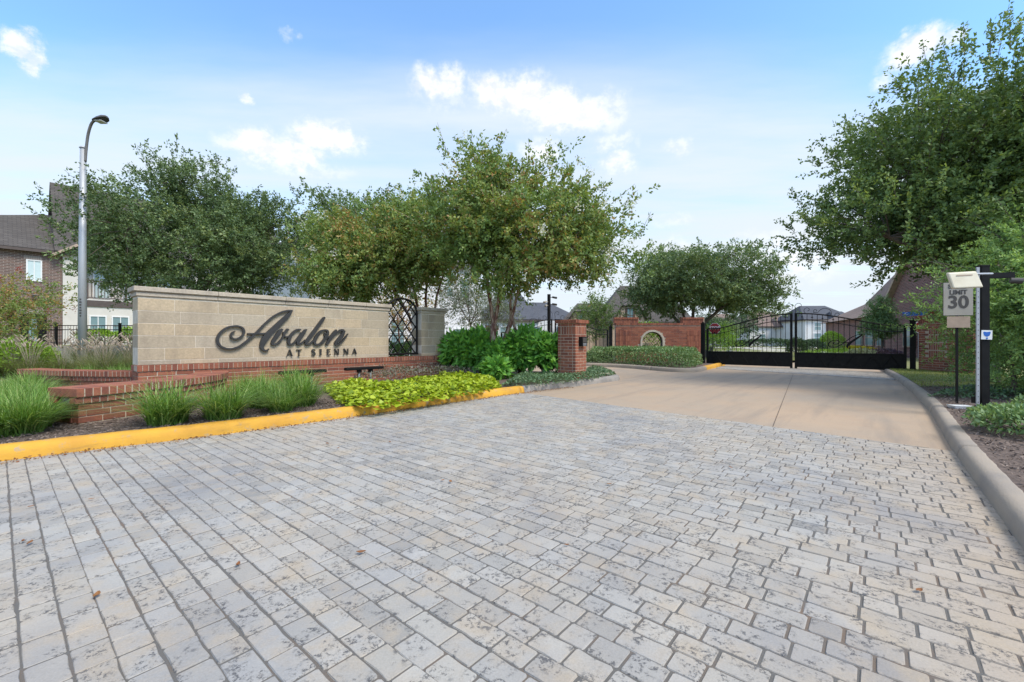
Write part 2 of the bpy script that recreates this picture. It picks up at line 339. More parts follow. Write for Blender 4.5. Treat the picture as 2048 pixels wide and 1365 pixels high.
# ---------------------------------------------------------------- helpers
def link(o, parent=None):
    C.objects.link(o)
    if parent is not None: o.parent = parent
    return o
def thing(name, label, cat, loc=(0, 0, 0), rotz=0., group=None):
    o = bpy.data.objects.new(name, None); o.empty_display_size = .2; link(o)
    o.location = loc; o.rotation_euler = (0, 0, rotz)
    return tag(o, label, cat, group)
def tag(o, label, cat, group=None, kind=None):
    o['label'] = label; o['category'] = cat
    if group: o['group'] = group
    if kind: o['kind'] = kind
    return o
def struct(o):
    o['kind'] = 'structure'; return o
class MB:
    def __init__(s): s.v = []; s.f = []; s.t = []
    def add(s, vs, fs, tone=0.):
        b = len(s.v); s.v += [tuple(v) for v in vs]; s.f += [tuple(b + i for i in f) for f in fs]; s.t += [tone] * len(fs)
    def box(s, x0, x1, y0, y1, z0, z1, tone=0.):
        s.add([(x0, y0, z0), (x1, y0, z0), (x1, y1, z0), (x0, y1, z0), (x0, y0, z1), (x1, y0, z1), (x1, y1, z1), (x0, y1, z1)],
              [(0, 3, 2, 1), (4, 5, 6, 7), (0, 1, 5, 4), (1, 2, 6, 5), (2, 3, 7, 6), (3, 0, 4, 7)], tone)
    def prism(s, pts, z0, z1, tone=0.):
        n = len(pts)
        s.add([(p[0], p[1], z0) for p in pts] + [(p[0], p[1], z1) for p in pts],
              [tuple(range(n - 1, -1, -1)), tuple(range(n, 2 * n))] + [(i, (i + 1) % n, n + (i + 1) % n, n + i) for i in range(n)], tone)
    def extr(s, pts, y0, y1, tone=0.):
        """outline in x,z pulled along y"""
        n = len(pts)
        s.add([(p[0], y0, p[1]) for p in pts] + [(p[0], y1, p[1]) for p in pts],
              [tuple(range(n)), tuple(range(2 * n - 1, n - 1, -1))] + [(i, n + i, n + (i + 1) % n, (i + 1) % n) for i in range(n)], tone)
    def tube(s, path, rad, sides=6, tone=0., cap=True):
        P = [Vector(p) for p in path]; n = len(P)
        if not hasattr(rad, '__len__'): rad = [rad] * n
        b = len(s.v); up = None
        for i in range(n):
            d = (P[min(i + 1, n - 1)] - P[max(i - 1, 0)]); d = d.normalized() if d.length > 1e-9 else Vector((0, 0, 1))
            if up is None: up = Vector((0, 0, 1)) if abs(d.z) < .9 else Vector((1, 0, 0))
            a = d.cross(up); a = a.normalized() if a.length > 1e-6 else d.orthogonal().normalized()
            c = a.cross(d).normalized(); up = c
            for k in range(sides):
                t = 2 * math.pi * k / sides
                s.v.append(tuple(P[i] + (a * math.cos(t) + c * math.sin(t)) * rad[i]))
        for i in range(n - 1):
            for k in range(sides):
                s.f.append((b + i * sides + k, b + i * sides + (k + 1) % sides, b + (i + 1) * sides + (k + 1) % sides, b + (i + 1) * sides + k)); s.t.append(tone)
        if cap:
            s.f.append(tuple(b + k for k in range(sides - 1, -1, -1))); s.f.append(tuple(b + (n - 1) * sides + k for k in range(sides))); s.t += [tone, tone]
    def mesh(s, name, mat=None, smooth=False, tones=False):
        m = bpy.data.meshes.new(name); m.from_pydata(s.v, [], s.f)
        if mat: m.materials.append(MATS[mat])
        if smooth: m.polygons.foreach_set('use_smooth', [True] * len(m.polygons))
        if tones:
            a = m.attributes.new('tone', 'FLOAT', 'FACE'); a.data.foreach_set('value', s.t)
        m.update(); return m
    def obj(s, name, mat, parent=None, smooth=False, tones=False, fixn=False):
        m = s.mesh(name, mat, smooth, tones)
        if fixn:
            bm = bmesh.new(); bm.from_mesh(m); bmesh.ops.recalc_face_normals(bm, faces=bm.faces); bm.to_mesh(m); bm.free()
        return link(bpy.data.objects.new(name, m), parent)
_bc = {}
def block_mesh(name, mat, lx, ly, lz, bev=.004):
    """bevelled block centred in x,y, standing on z=0; shared between alike pieces"""
    k = (name, mat, round(lx, 3), round(ly, 3), round(lz, 3))
    if k in _bc: return _bc[k]
    bm = bmesh.new(); bmesh.ops.create_cube(bm, size=1)
    for v in bm.verts: v.co = Vector((v.co.x * lx, v.co.y * ly, (v.co.z + .5) * lz))
    if bev: bmesh.ops.bevel(bm, geom=list(bm.edges), offset=bev, segments=1, affect='EDGES')
    m = bpy.data.meshes.new(name); bm.to_mesh(m); bm.free(); m.materials.append(MATS[mat]); _bc[k] = m; return m
def block(name, mat, lx, ly, lz, loc, rotz=0., parent=None, bev=.004, jit=0.):
    o = bpy.data.objects.new(name, block_mesh(name, mat, lx, ly, lz, bev)); link(o, parent)
    o.location = (loc[0] + random.uniform(-jit, jit), loc[1] + random.uniform(-jit, jit), loc[2]); o.rotation_euler = (0, 0, rotz)
    return o
def catmull(pts, n=8, closed=False):
    P = [np.array(p, float) for p in pts]; out = []
    m = len(P)
    for i in range(m - 1):
        p0 = P[max(i - 1, 0)]; p1 = P[i]; p2 = P[i + 1]; p3 = P[min(i + 2, m - 1)]
        for k in range(n):
            t = k / n
            out.append(.5 * ((2 * p1) + (-p0 + p2) * t + (2 * p0 - 5 * p1 + 4 * p2 - p3) * t * t + (-p0 + 3 * p1 - 3 * p2 + p3) * t ** 3))
    out.append(P[-1]); return [tuple(o) for o in out]
def npmesh(name, V, nq, tones, mat):
    """mesh of nq-gons, vertices given in order (nq per face)"""
    nf = len(V) // nq
    m = bpy.data.meshes.new(name)
    m.vertices.add(len(V)); m.vertices.foreach_set('co', np.asarray(V, np.float32).ravel())
    m.loops.add(nf * nq); m.loops.foreach_set('vertex_index', np.arange(nf * nq, dtype=np.int32))
    m.polygons.add(nf); m.polygons.foreach_set('loop_start', np.arange(0, nf * nq, nq, dtype=np.int32))
    try: m.polygons.foreach_set('loop_total', np.full(nf, nq, np.int32))
    except Exception: pass
    m.materials.append(MATS[mat]); m.update(calc_edges=True)
    a = m.attributes.new('tone', 'FLOAT', 'FACE'); a.data.foreach_set('value', np.asarray(tones, np.float32))
    return m
def unit(a): return a / np.maximum(np.linalg.norm(a, axis=-1, keepdims=True), 1e-9)
def leaves(P, D, ln, wd, tone, name, mat, parent=None, droop=0., flat=0.):
    """one rhombic leaf for each base point P and direction D"""
    n = len(P); D = unit(D + np.array([0, 0, -droop]))
    rnd = rng.normal(size=(n, 3)); rnd[:, 2] += flat * 0
    side = unit(np.cross(D, rnd))
    if flat > 0:
        s2 = unit(np.cross(D, np.array([0, 0, 1.]) + rng.normal(size=(n, 3)) * .35)); side = unit(side * (1 - flat) + s2 * flat)
    nor = np.cross(D, side)
    ln = np.broadcast_to(np.asarray(ln, float), (n,))[:, None]; wd = np.broadcast_to(np.asarray(wd, float), (n,))[:, None]
    a = P; c = P + D * ln - nor * ln * .12; b = P + D * ln * .45 + side * wd * .5 + nor * ln * .05; d = P + D * ln * .45 - side * wd * .5 + nor * ln * .05
    V = np.stack([a, b, c, d], 1).reshape(-1, 3)
    m = npmesh(name, V, 4, np.clip(tone, 0, 1), mat)
    return link(bpy.data.objects.new(name, m), parent)
WX = (.6457, .7635); WROT = math.atan2(.7635, .6457)      # direction of the drive and of the sign wall
# ---------------------------------------------------------------- ground, road, pavers, kerbs, beds
def sheet(name, pts, z, mat):
    mb = MB(); mb.add([(p[0], p[1], z) for p in pts], [tuple(range(len(pts)))])
    o = mb.obj(name, mat)
    if o.data.polygons[0].normal.z < 0: o.data.flip_normals()
    return struct(o)
sheet('ground', [(-400, -60), (400, -60), (400, 700), (-400, 700)], -.03, 'ground_green')
road = sheet('road', [(-14, -8), (6, -8), (26, 16), (30, 30), (14, 24), (6, 26), (-8, 34), (-14, 30), (-14, 12)], 0., 'concrete_road')
LK = [(-9.5, -2.6), (-6.6, .8), (-4.22, 3.56), (-3.22, 4.47), (-2.20, 5.56), (-1.10, 6.85), (.20, 8.33), (1.26, 9.40), (2.30, 10.55)]
NOSE = [(2.30, 10.55), (2.66, 10.95), (2.78, 11.3), (2.52, 11.62), (1.6, 12.15), (.2, 12.9), (-2.0, 14.2), (-5.0, 16.4)]
RK = [(-1.9, -3.2), (.45, -.3), (2.42, 2.06), (3.98, 3.93), (6.4, 6.75), (9.2, 10.3), (11.75, 13.72), (13.6, 16.2), (16.5, 20.0)]
ISL = [(-5.0, 22.2), (.6, 18.9), (3.05, 17.2), (4.08, 16.2), (4.77, 14.75), (5.15, 14.05), (5.55, 13.8), (6.05, 14.05), (6.9, 15.25), (8.3, 17.2), (9.4, 18.7), (11.5, 21.5)]
LKs = catmull(LK, 6); RKs = catmull(RK, 6); ISs = catmull(ISL, 6); NOs = catmull(NOSE, 6)
PROF0 = [(.0, -.02), (.012, .05), (.024, .095), (.048, .122), (.085, .130), (.14, .131), (.165, .125), (.175, .10), (.178, -.02)]
def offset(path, d, side):
    out = []
    for i, p in enumerate(path):
        a = path[max(i - 1, 0)]; b = path[min(i + 1, len(path) - 1)]
        dx, dy = b[0] - a[0], b[1] - a[1]; l = math.hypot(dx, dy) or 1
        out.append((p[0] - dy / l * d * side, p[1] + dx / l * d * side))
    return out
def kerb(name, path, side, mat):
    PROF = PROF0 if side > 0 else [(d * .84, z * .88 if z > 0 else z) for d, z in PROF0]
    mb = MB(); n = len(PROF); V = []
    offs = [offset(path, d, side) for d, _ in PROF]
    for i in range(len(path)):
        for j, (d, z) in enumerate(PROF): V.append((offs[j][i][0] , offs[j][i][1], z + (math.sin(i * 1.7 + j) * .0015 if z > 0 else 0)))
    F = []
    for i in range(len(path) - 1):
        for j in range(n - 1):
            F.append((i * n + j, i * n + j + 1, (i + 1) * n + j + 1, (i + 1) * n + j))
    F.append(tuple(range(n))); F.append(tuple((len(path) - 1) * n + j for j in range(n)))
    mb.add(V, F); o = mb.obj(name, mat, smooth=True, fixn=True)
    return struct(o)
def resample(path, step):
    out = [path[0]]; acc = 0.
    for a, b in zip(path[:-1], path[1:]):
        l = math.hypot(b[0] - a[0], b[1] - a[1]); pos = step - acc
        while pos <= l:
            out.append((a[0] + (b[0] - a[0]) * pos / l, a[1] + (b[1] - a[1]) * pos / l)); pos += step
        acc = (acc + l) % step
    out.append(path[-1]); return out
def kerb_run(path, side, mats, seg=3.0, gap=.010):
    """a kerb cast in lengths with open joints; mats: list of (until arc length, material)"""
    P = resample(path, .1); k = int(seg / .1); i = 0
    while i < len(P) - 1:
        j = min(i + k, len(P) - 1)
        s = i * .1
        for lim, m in mats:
            if s < lim: lim_, mat = lim, m; break
        j = min(j, int(round(lim_ / .1))) if lim_ < 1e6 else j
        if j <= i: j = i + 1
        seg_pts = P[i:j + 1]
        if len(seg_pts) > 1:
            a, b = seg_pts[-2], seg_pts[-1]; l = math.hypot(b[0] - a[0], b[1] - a[1]) or 1
            seg_pts = seg_pts[:-1] + [(b[0] - (b[0] - a[0]) * min(.9, gap / l), b[1] - (b[1] - a[1]) * min(.9, gap / l))]
            kerb('kerb', seg_pts, side, mat)
        i = j
def arclen(path, upto):
    s = 0; best = (9e9, 0)
    for a, b in zip(path[:-1], path[1:]):
        d = math.hypot(a[0] - upto[0], a[1] - upto[1])
        if d < best[0]: best = (d, s)
        s += math.hypot(b[0] - a[0], b[1] - a[1])
    return best[1]
kerb_run(LKs + NOs[1:], 1, [(arclen(LKs, (.20, 8.33)), 'kerb_yellow'), (1e9, 'kerb_grey')], 6.5)
kerb_run(RKs, -1, [(1e9, 'kerb_tan')], 3.05, .008)
ya = arclen(ISs, (6.7, 14.95)); kerb_run(ISs, 1, [(ya, 'kerb_tan'), (ya + 3.4, 'kerb_yellow'), (1e9, 'kerb_tan')], 3.1)
BED = .10
lb = offset(LKs + NOs[1:], .16, 1)
bed = sheet('planting_bed', lb + [(-9, 20), (-34, 38), (-60, 30), (-60, -14), (-14, -8)], BED, 'mulch')
rb = offset(RKs, .13, -1)
sheet('planting_bed', rb + [(40, 44), (60, 20), (40, -12), (2, -10)], BED + .012, 'mulch')
ib = offset(ISs, .16, 1)
sheet('planting_bed', ib + [(14, 40), (-4, 60), (-30, 50), (-14, 30)], BED, 'mulch')
sheet('lawn', [(-9.2, 8.6), (-6.6, 8.2), (-5.2, 10.2), (-1.2, 15.5), (-4.4, 17.8), (-12, 20), (-40, 17), (-40, 2), (-13, 4.0)], BED + .006, 'soil_lawn')
rl = [p for p in rb if 8.4 < p[1] < 19.6]
LAWN_R = rl + [(26, 26), (20, 9), (11.2, 8.6), (9.6, 8.4)]
sheet('lawn', LAWN_R, BED + .020, 'soil_lawn')
sheet('lawn', [(9.0, 20.6), (14.5, 19.9), (60, 60), (90, 160), (-30, 160), (-12, 44), (2, 30)], BED + .008, 'soil_lawn')
# sidewalk and driveway beyond the gate
def strip(name, path, wd, z, mat):
    a = offset(path, wd / 2, 1); b = offset(path, -wd / 2, 1)
    return sheet(name, a + b[::-1], z, mat)
strip('path', catmull([(6, 40), (14, 37.5), (24, 39), (40, 33)], 8), 1.6, BED + .014, 'driveway')
strip('path', catmull([(22, 36), (25, 40), (29, 52)], 6), 3.2, BED + .018, 'driveway')
strip('road', catmull([(-30, 62), (10, 58), (40, 60), (90, 72)], 6), 6., BED + .014, 'driveway')
# ---- pavers
U2 = np.array(WX); R2 = np.array((WX[1], -WX[0]))
def clip_poly(poly, a, b):
    """keep what lies right of a->b"""
    out = []; n = len(poly)
    def side(p): return (b[0] - a[0]) * (p[1] - a[1]) - (b[1] - a[1]) * (p[0] - a[0])
    for i in range(n):
        p, q = poly[i], poly[(i + 1) % n]; sp, sq = side(p), side(q)
        if sp <= 0: out.append(p)
        if sp * sq < 0:
            t = sp / (sp - sq); out.append((p[0] + (q[0] - p[0]) * t, p[1] + (q[1] - p[1]) * t))
    return out
def poly_area(p): return .5 * sum(p[i][0] * p[(i + 1) % len(p)][1] - p[(i + 1) % len(p)][0] * p[i][1] for i in range(len(p)))
def inside(path_pts, p):
    x, y = p; c = False; n = len(path_pts)
    for i in range(n):
        a, b = path_pts[i], path_pts[(i + 1) % n]
        if (a[1] > y) != (b[1] > y) and x < (b[0] - a[0]) * (y - a[1]) / (b[1] - a[1]) + a[0]: c = not c
    return c
prnd = random.Random(21)
def paver_list(region, cut, s0, s1, t0, t1, row=.097):
    out = []; s = s0; k = 0
    while s < s1:
        h = row * prnd.uniform(.97, 1.03)
        t = t0 - prnd.uniform(0, .2); wob = prnd.uniform(-.004, .004)
        while t < t1:
            l = prnd.choice((.105, .125, .14, .15, .165, .18)) * prnd.uniform(.95, 1.05)
            g1, g2 = .0018 + prnd.uniform(0, .0016), .0034 + prnd.uniform(0, .0016)
            q = [(s + g1 + wob, t + g2), (s + g1 + wob, t + l - g2), (s + h - g1 + wob, t + l - g2), (s + h - g1 + wob, t + g2)]
            q = [tuple(a * U2 + b * R2) for a, b in q]
            c = (sum(p[0] for p in q) / 4, sum(p[1] for p in q) / 4)
            if inside(region, c):
                if cut is not None: q = clip_poly(q, *cut)
                if len(q) > 2 and abs(poly_area(q)) > .0015: out.append(q)
            t += l
        s += h; k += 1
    return out
def paver_geo(q, z0, h):
    """a cobble with a worn, uneven edge: top face and a chamfer round it"""
    if poly_area(q) < 0: q = q[::-1]
    c = np.mean(q, 0); per = []
    n = len(q)
    for i in range(n):
        a = np.array(q[i]); b = np.array(q[(i + 1) % n]); d = b - a; l = np.linalg.norm(d)
        if l < 1e-5: continue
        nn = np.array((d[1], -d[0])) / l
        r = min(.009, l * .3)
        per.append(a + d / l * r * prnd.uniform(.35, .9)); k = max(1, int(l / .055))
        for j in range(1, k):
            per.append(a + d * (j / k + prnd.uniform(-.1, .1)) + nn * prnd.uniform(-.0042, .0022))
        per.append(b - d / l * r * prnd.uniform(.35, .9))
    m = len(per); top = []; bot = []
    dz = prnd.uniform(-.0015, .0015)
    for p in per:
        v = c - p; v = v / max(np.linalg.norm(v), 1e-6)
        top.append((*(p + v * .0026), z0 + h + dz + prnd.uniform(-.0008, .0008))); bot.append((*p, z0))
    V = top + bot; F = [tuple(range(m))] + [(m + i, m + (i + 1) % m, (i + 1) % m, i) for i in range(m)]
    return V, F, c
CUT = ((3.98, 3.91), (.41, 8.09))
pav_region = offset(LKs, -.02, 1) + [(.41 - 2, 8.09 + 2.3), (.41, 8.3), (4.3, 4.2)] + [p for p in offset(RKs, .02, -1)[::-1] if p[1] < 4.3]
gcut = [(-9.5, -2.6)] 
base_pts = [p for p in offset(LKs, .10, 1) if p[1] < 8.3] + [(.41, 8.09), (3.98, 3.91)] + [p for p in offset(RKs, .10, -1)[::-1] if p[1] < 3.9]
pdrive = sheet('paved_drive', base_pts, .004, 'grout')
cut_r = ((CUT[1][0], CUT[1][1]), (CUT[0][0], CUT[0][1]))
reg_pts = [p for p in offset(LKs, .13, 1) if p[1] < 8.3] + [(.41, 8.3), (4.2, 4.1)] + [p for p in offset(RKs, .12, -1)[::-1] if p[1] < 3.9]
PV = paver_list(reg_pts, cut_r, -1.5, 7.2, -7.2, 1.3)
def vis_area(q):
    c = np.mean(q, 0)
    if c[1] < .6: return 0.
    px = 512 + c[0] / c[1] * 435; py = 341 + CAM_H / c[1] * 435
    if not (-6 < px < 1030 and py < 690): return 0.
    return abs(poly_area(q)) * CAM_H * 435 ** 2 / c[1] ** 3
order = sorted(range(len(PV)), key=lambda i: -vis_area(PV[i])); top300 = set(order[:298])
rest = MB()
for i, q in enumerate(PV):
    V, F, c = paver_geo(q, .0042, .0034)
    if i in top300:
        m = bpy.data.meshes.new('paver'); m.from_pydata([(v[0] - c[0], v[1] - c[1], v[2] - .004) for v in V], [], F); m.materials.append(MATS['paver'])
        o = link(bpy.data.objects.new('paver', m), pdrive); o.location = (c[0], c[1], .004)
    else: rest.add(V, F, prnd.random())
o = rest.obj('paver_field', 'paver', pdrive, tones=True); o['kind'] = 'stuff'
# second band of the same paving in front of the gate
gb = [(7.45, 15.9), (7.75, 15.1), (9.72, 11.02), (11.95, 13.75), (9.9, 15.9), (8.25, 17.4)]
pd2 = sheet('paved_drive', gb, .004, 'grout'); rest = MB()
for q in paver_list(gb, None, 14.0, 19.2, -5.4, 1.0):
    V, F, c = paver_geo(q, .0042, .0034); rest.add(V, F, prnd.random())
o = rest.obj('paver_field', 'paver', pd2, tones=True); o['kind'] = 'stuff'
# joints sawn in the concrete
strip('road_joint', [(3.02, 5.04), (8.4, 13.0)], .006, .004, 'joint_dark')
strip('road_joint', [(.41, 8.09), (3.98, 3.91)], .010, .0055, 'joint_dark')
strip('road_joint', [(2.9, 10.9), (7.2, 8.0)], .006, .004, 'joint_dark')
# ---- mulch chips and grass blades on the ground (uncountable)
def chips(name, region_fn, n, z, label):
    P = region_fn(n); n = len(P)
    D = rng.normal(size=(n, 3)); D[:, 2] *= .35
    ob = leaves(np.c_[P, np.full(n, z) + rng.random(n) * .012], D, rng.uniform(.015, .05, n), rng.uniform(.006, .015, n), rng.random(n), name, 'chip')
    ob['kind'] = 'stuff'; tag(ob, label, 'mulch'); return ob
def band(path, side, d0, d1, smin, smax):
    """points in a band beside a kerb path"""
    P = np.array(resample(path, .05)); 
    def f(n):
        i0, i1 = int(smin / .05), min(int(smax / .05), len(P) - 2)
        k = rng.integers(i0, i1, n); a = P[k]; b = P[k + 1]; d = unit(b - a)
        nn = np.c_[-d[:, 1], d[:, 0]] * side
        return a + (b - a) * rng.random((n, 1)) + nn * (d0 + (d1 - d0) * rng.random((n, 1)) ** 1.3)
    return f
aL = arclen(LKs, (-6.6, .8)); aM = arclen(LKs, (-2.2, 5.52))
chips('mulch_chips', band(LKs, 1, .16, 2.2, aL, aM + .5), 15000, BED + .002, 'shredded brown wood mulch strewn behind the yellow kerb')
chips('mulch_chips', band(RKs, -1, .17, 3.2, arclen(RKs, (2.42, 2.06)), arclen(RKs, (9.2, 10.3))), 15000, BED + .014, 'shredded brown wood mulch strewn beside the tan kerb')
def blades(P, ht, wd, spread, tone, name, mat, parent=None, seg=3, curve=.9):
    """grass blades: arching strips rooted at P"""
    n = len(P); az_ = rng.random(n) * 2 * np.pi; d = np.c_[np.cos(az_), np.sin(az_), np.zeros(n)]
    ht = np.broadcast_to(np.asarray(ht, float), (n,)); lean = spread * rng.random(n) ** .7
    side = np.c_[-np.sin(az_), np.cos(az_), np.zeros(n)]
    pts = []
    for k in range(seg + 1):
        t = k / seg
        out = (lean * ht * (t * .45 + t * t * curve))[:, None]; up = ht * (t - .42 * lean * t * t * curve * 1.3)
        c = P + d * out + np.c_[np.zeros(n), np.zeros(n), up]
        w_ = wd * (1 - t * .92) if k < seg else wd * .06
        pts.append((c - side * np.reshape(w_ / 2, (-1, 1)) if np.ndim(w_) else c - side * w_ / 2, c + side * w_ / 2))
    Q = []
    for k in range(seg): Q.append(np.stack([pts[k][0], pts[k][1], pts[k + 1][1], pts[k + 1][0]], 1))
    V = np.concatenate(Q, 0).reshape(-1, 3)
    m = npmesh(name, V, 4, np.clip(np.tile(tone, seg), 0, 1), mat)
    return link(bpy.data.objects.new(name, m), parent)
def rnd_in(poly, n):
    a = np.array(poly); lo, hi = a.min(0), a.max(0); out = []
    while len(out) < n:
        for p in rng.random((n, 2)) * (hi - lo) + lo:
            if inside(poly, p): out.append(p)
    return np.array(out[:n])
LR2 = [p for p in rl if p[1] < 14.2] + [(13.3, 13.2), (12.6, 9.9), (11.2, 8.8), (9.7, 8.5)]
P = rnd_in(LR2, 16000); o = blades(np.c_[P, np.full(len(P), BED + .02)], rng.uniform(.02, .05, len(P)), .007, .8, rng.random(len(P)), 'lawn_grass', 'lawn_blade', seg=2)
tag(o, 'short mown grass in front of the right brick wall', 'grass', kind='stuff')
LL2 = [(-9.2, 8.7), (-12.5, 9.0), (-15, 7.5), (-12.8, 5.0)]
P = rnd_in(LL2, 9000); o = blades(np.c_[P, np.full(len(P), BED + .006)], rng.uniform(.03, .06, len(P)), .010, .8, rng.random(len(P)), 'lawn_grass', 'lawn_blade', seg=2)
tag(o, 'short mown grass beside the street lamp', 'grass', kind='stuff')
P = rnd_in([(9.2, 20.8), (14.3, 20.2), (22, 26), (30, 45), (10, 45), (4, 32)], 26000); o = blades(np.c_[P, np.full(len(P), BED + .008)], rng.uniform(.04, .08, len(P)), .014, .8, rng.random(len(P)), 'lawn_grass', 'lawn_blade', seg=2)
tag(o, 'sunny mown lawn beyond the iron entrance gate', 'grass', kind='stuff')
# fallen leaves
def gp(px, py): return ((px - 1024) / (py - 682.5), 870 / (py - 682.5))
def dry_leaf_mesh():
    mb = MB(); L0 = .055 * random.uniform(.8, 1.15); Wd = L0 * random.uniform(.42, .6); cu = random.uniform(.006, .016); n = 7
    V = []
    for i in range(n):
        t = i / (n - 1); hw = Wd / 2 * math.sin(math.pi * min(1, t * .93 + .04)) ** .8
        V += [((t - .5) * L0, -hw, cu * (1 - 3.2 * t * (1 - t)) + .004 + cu * .6 * (hw / Wd)), ((t - .5) * L0, 0, .003 + cu * (1 - 3.2 * t * (1 - t)) * .6), ((t - .5) * L0, hw, cu * (1 - 3.2 * t * (1 - t)) + .005)]
    F = []
    for i in range(n - 1):
        for j in range(2): F.append((i * 3 + j, i * 3 + j + 1, i * 3 + 4 + j, i * 3 + 3 + j))
    V += [(-L0 * .5 - .018, .003, .006), (-L0 * .5, -.0012, cu), (-L0 * .5, .0012, cu)]; b = len(V) - 3; F.append((b, b + 1, b + 2))
    mb.add(V, F, random.random()); return mb.mesh('fallen_leaf', 'dry_leaf', tones=True)
dl = [dry_leaf_mesh() for _ in range(5)]
for i, (px, py) in enumerate([(46, 1090), (60, 1093), (62, 1019), (183, 1004), (193, 1200), (476, 1138), (722, 1112), (1134, 1097), (885, 966), (901, 969), (676, 901), (780, 888), (1430, 906), (1462, 940), (1218, 974), (570, 884), (655, 891), (1838, 1190)]):
    x, y = gp(px, py); o = link(bpy.data.objects.new('fallen_leaf', dl[i % 5])); o.location = (x, y, .0155); o.rotation_euler = (random.uniform(-.1, .1), random.uniform(-.1, .1), random.uniform(0, 6.3)); s = random.uniform(.5, .8); o.scale = (s, s, s)
    tag(o, 'small dry brown leaf lying on the pale cobble paving', 'leaf', 'leaves fallen on the paving')
f = band(LKs, -1, .0, .16, arclen(LKs, (-4.22, 3.59)) - .8, arclen(LKs, (1.26, 9.4)))
P = f(1500); P2 = np.c_[P, .016 + rng.random(len(P)) * .008]; D = rng.normal(size=(len(P), 3)); D[:, 2] *= .25
o = leaves(P2, D, rng.uniform(.01, .035, len(P)), rng.uniform(.005, .016, len(P)), rng.random(len(P)), 'leaf_litter', 'dry_leaf'); tag(o, 'line of dry leaf litter in the gutter along the yellow kerb', 'leaf litter', kind='stuff')
# ---------------------------------------------------------------- masonry helpers
BH, BL, JT = .0708, .245, .010        # course, stretcher length and joint
def brick_course(parent, x0, x1, y, z, h, l, depth, stagger, joined=None, holes=None, rot=None, mat='brick', jit=.0015):
    """one course of bricks along local x; outer face at y (bricks reach back to y+depth)"""
    x = x0 - stagger
    while x < x1 - .012:
        a, b = max(x, x0), min(x + l - JT, x1)
        if b - a > .025 and not (holes and holes((a + b) / 2, z + h / 2)):
            hh = h - JT; yy = y + random.uniform(-.0015, .002)
            if joined is not None: joined.box(a, b, yy, yy + depth, z, z + hh, random.random())
            else: block('brick', mat, round(b - a, 2), depth, hh, ((a + b) / 2, yy + depth / 2, z), 0, parent)
        x += l
# ---------------------------------------------------------------- monument sign
SL = 6.31
sign = thing('monument_sign', 'long pale limestone entrance sign wall on red brick base with dark script lettering', 'sign wall', (-5.872, 6.82, BED), WROT)
Z = lambda z: z - BED          # world height -> height above bed
TH = .40
mb = MB(); mb.box(.008, SL - .008, -.029, TH + .028, -.05, Z(.515)); mb.obj('mortar_core', 'mortar', sign)
mb = MB(); mb.box(.004, 4.57 - .004, .004, TH - .004, Z(.62), Z(1.71)); mb.box(5.534, SL - .004, .0025, TH - .0025, Z(.62), Z(1.71)); mb.obj('core', 'lime_mortar', sign)
ztop = Z(.62)
# brick base: five courses and a rowlock
for k in range(6):
    z = ztop - .105 - (k + 1) * BH + .0
    if z < -.02: break
    brick_course(sign, 0, SL, -.035, z, BH, BL, .09, (k % 2) * BL / 2)
    for (xe, sgn) in ((-.005, 0), (SL - .085, 1)):
        for yy in ((.06, .235), (.245, .42)) if k % 2 else ((.06, .14), (.15, .34), (.35, .42)):
            block('brick', 'brick', .09, round(yy[1] - yy[0], 3), BH - JT, (xe + .045, sum(yy) / 2, z), 0, sign)
n = int(SL / .0737) + 1
for i in range(n):
    block('brick', 'brick', .0637, .25, .10, (i * .0737 + .0 + .02, .075, ztop - .104), 0, sign, jit=.0012)
for i in range(0, n, 1):
    pass
mb = MB(); mb.box(-.01, SL + .01, .205, TH + .05, ztop - .104, ztop - .012); mb.obj('mortar_core', 'brick', sign)
mb = MB(); mb.box(-.012, SL + .012, -.043, .205, ztop - .098, ztop - .008); mb.obj('mortar_bed', 'mortar', sign)
# limestone courses
def stones(x0, x1, seed):
    r = random.Random(seed); z = ztop; rows = [.075, .198, .198, .198, .198, .198]
    for k, h in enumerate(rows):
        x = x0; first = True
        while x < x1 - .01:
            l = r.choice((.38, .55, .62, .76)) if (x1 - x0) > 1.5 else r.choice((.38, .75))
            if first and k % 2: l *= .62
            first = False
            if x1 - (x + l) < .16: l = x1 - x
            block('stone_block', 'limestone', round(l - .008, 3), TH, h - .009, (x + l / 2, TH / 2, z), 0, sign, bev=.002, jit=.0008)
            x += l
        z += h
stones(0, 4.57, 3); stones(5.53, SL, 9)
def coping(x0, x1, endl, endr, seed):
    r = random.Random(seed); x = x0 - (.055 if endl else 0); xe = x1 + (.055 if endr else 0)
    while x < xe - .01:
        l = min(r.uniform(.85, 1.15), xe - x)
        if xe - (x + l) < .3: l = xe - x
        lo_x0 = x + (.03 if x < x0 else 0) ; mbc = MB()
        # stepped profile: lower fascia then the projecting slab
        for (zz0, zz1, o_) in ((.0, .062, .022), (.062, .075, .036), (.075, .150, .055)):
            a = max(x, x0 - o_) if endl and x < x0 + .01 else x; b = min(x + l, x1 + o_) if endr and x + l > x1 - .01 else x + l
            mbc.box(a + .002, b - .002, -o_, TH + o_, Z(1.71) + zz0 + .0005, Z(1.71) + zz1)
        ob = mbc.obj('coping_stone', 'coping', sign)
        bv = ob.modifiers.new('edge', 'BEVEL'); bv.width = .006; bv.segments = 1
        x += l
coping(0, 4.57, True, True, 2); coping(5.53, SL, True, True, 4)
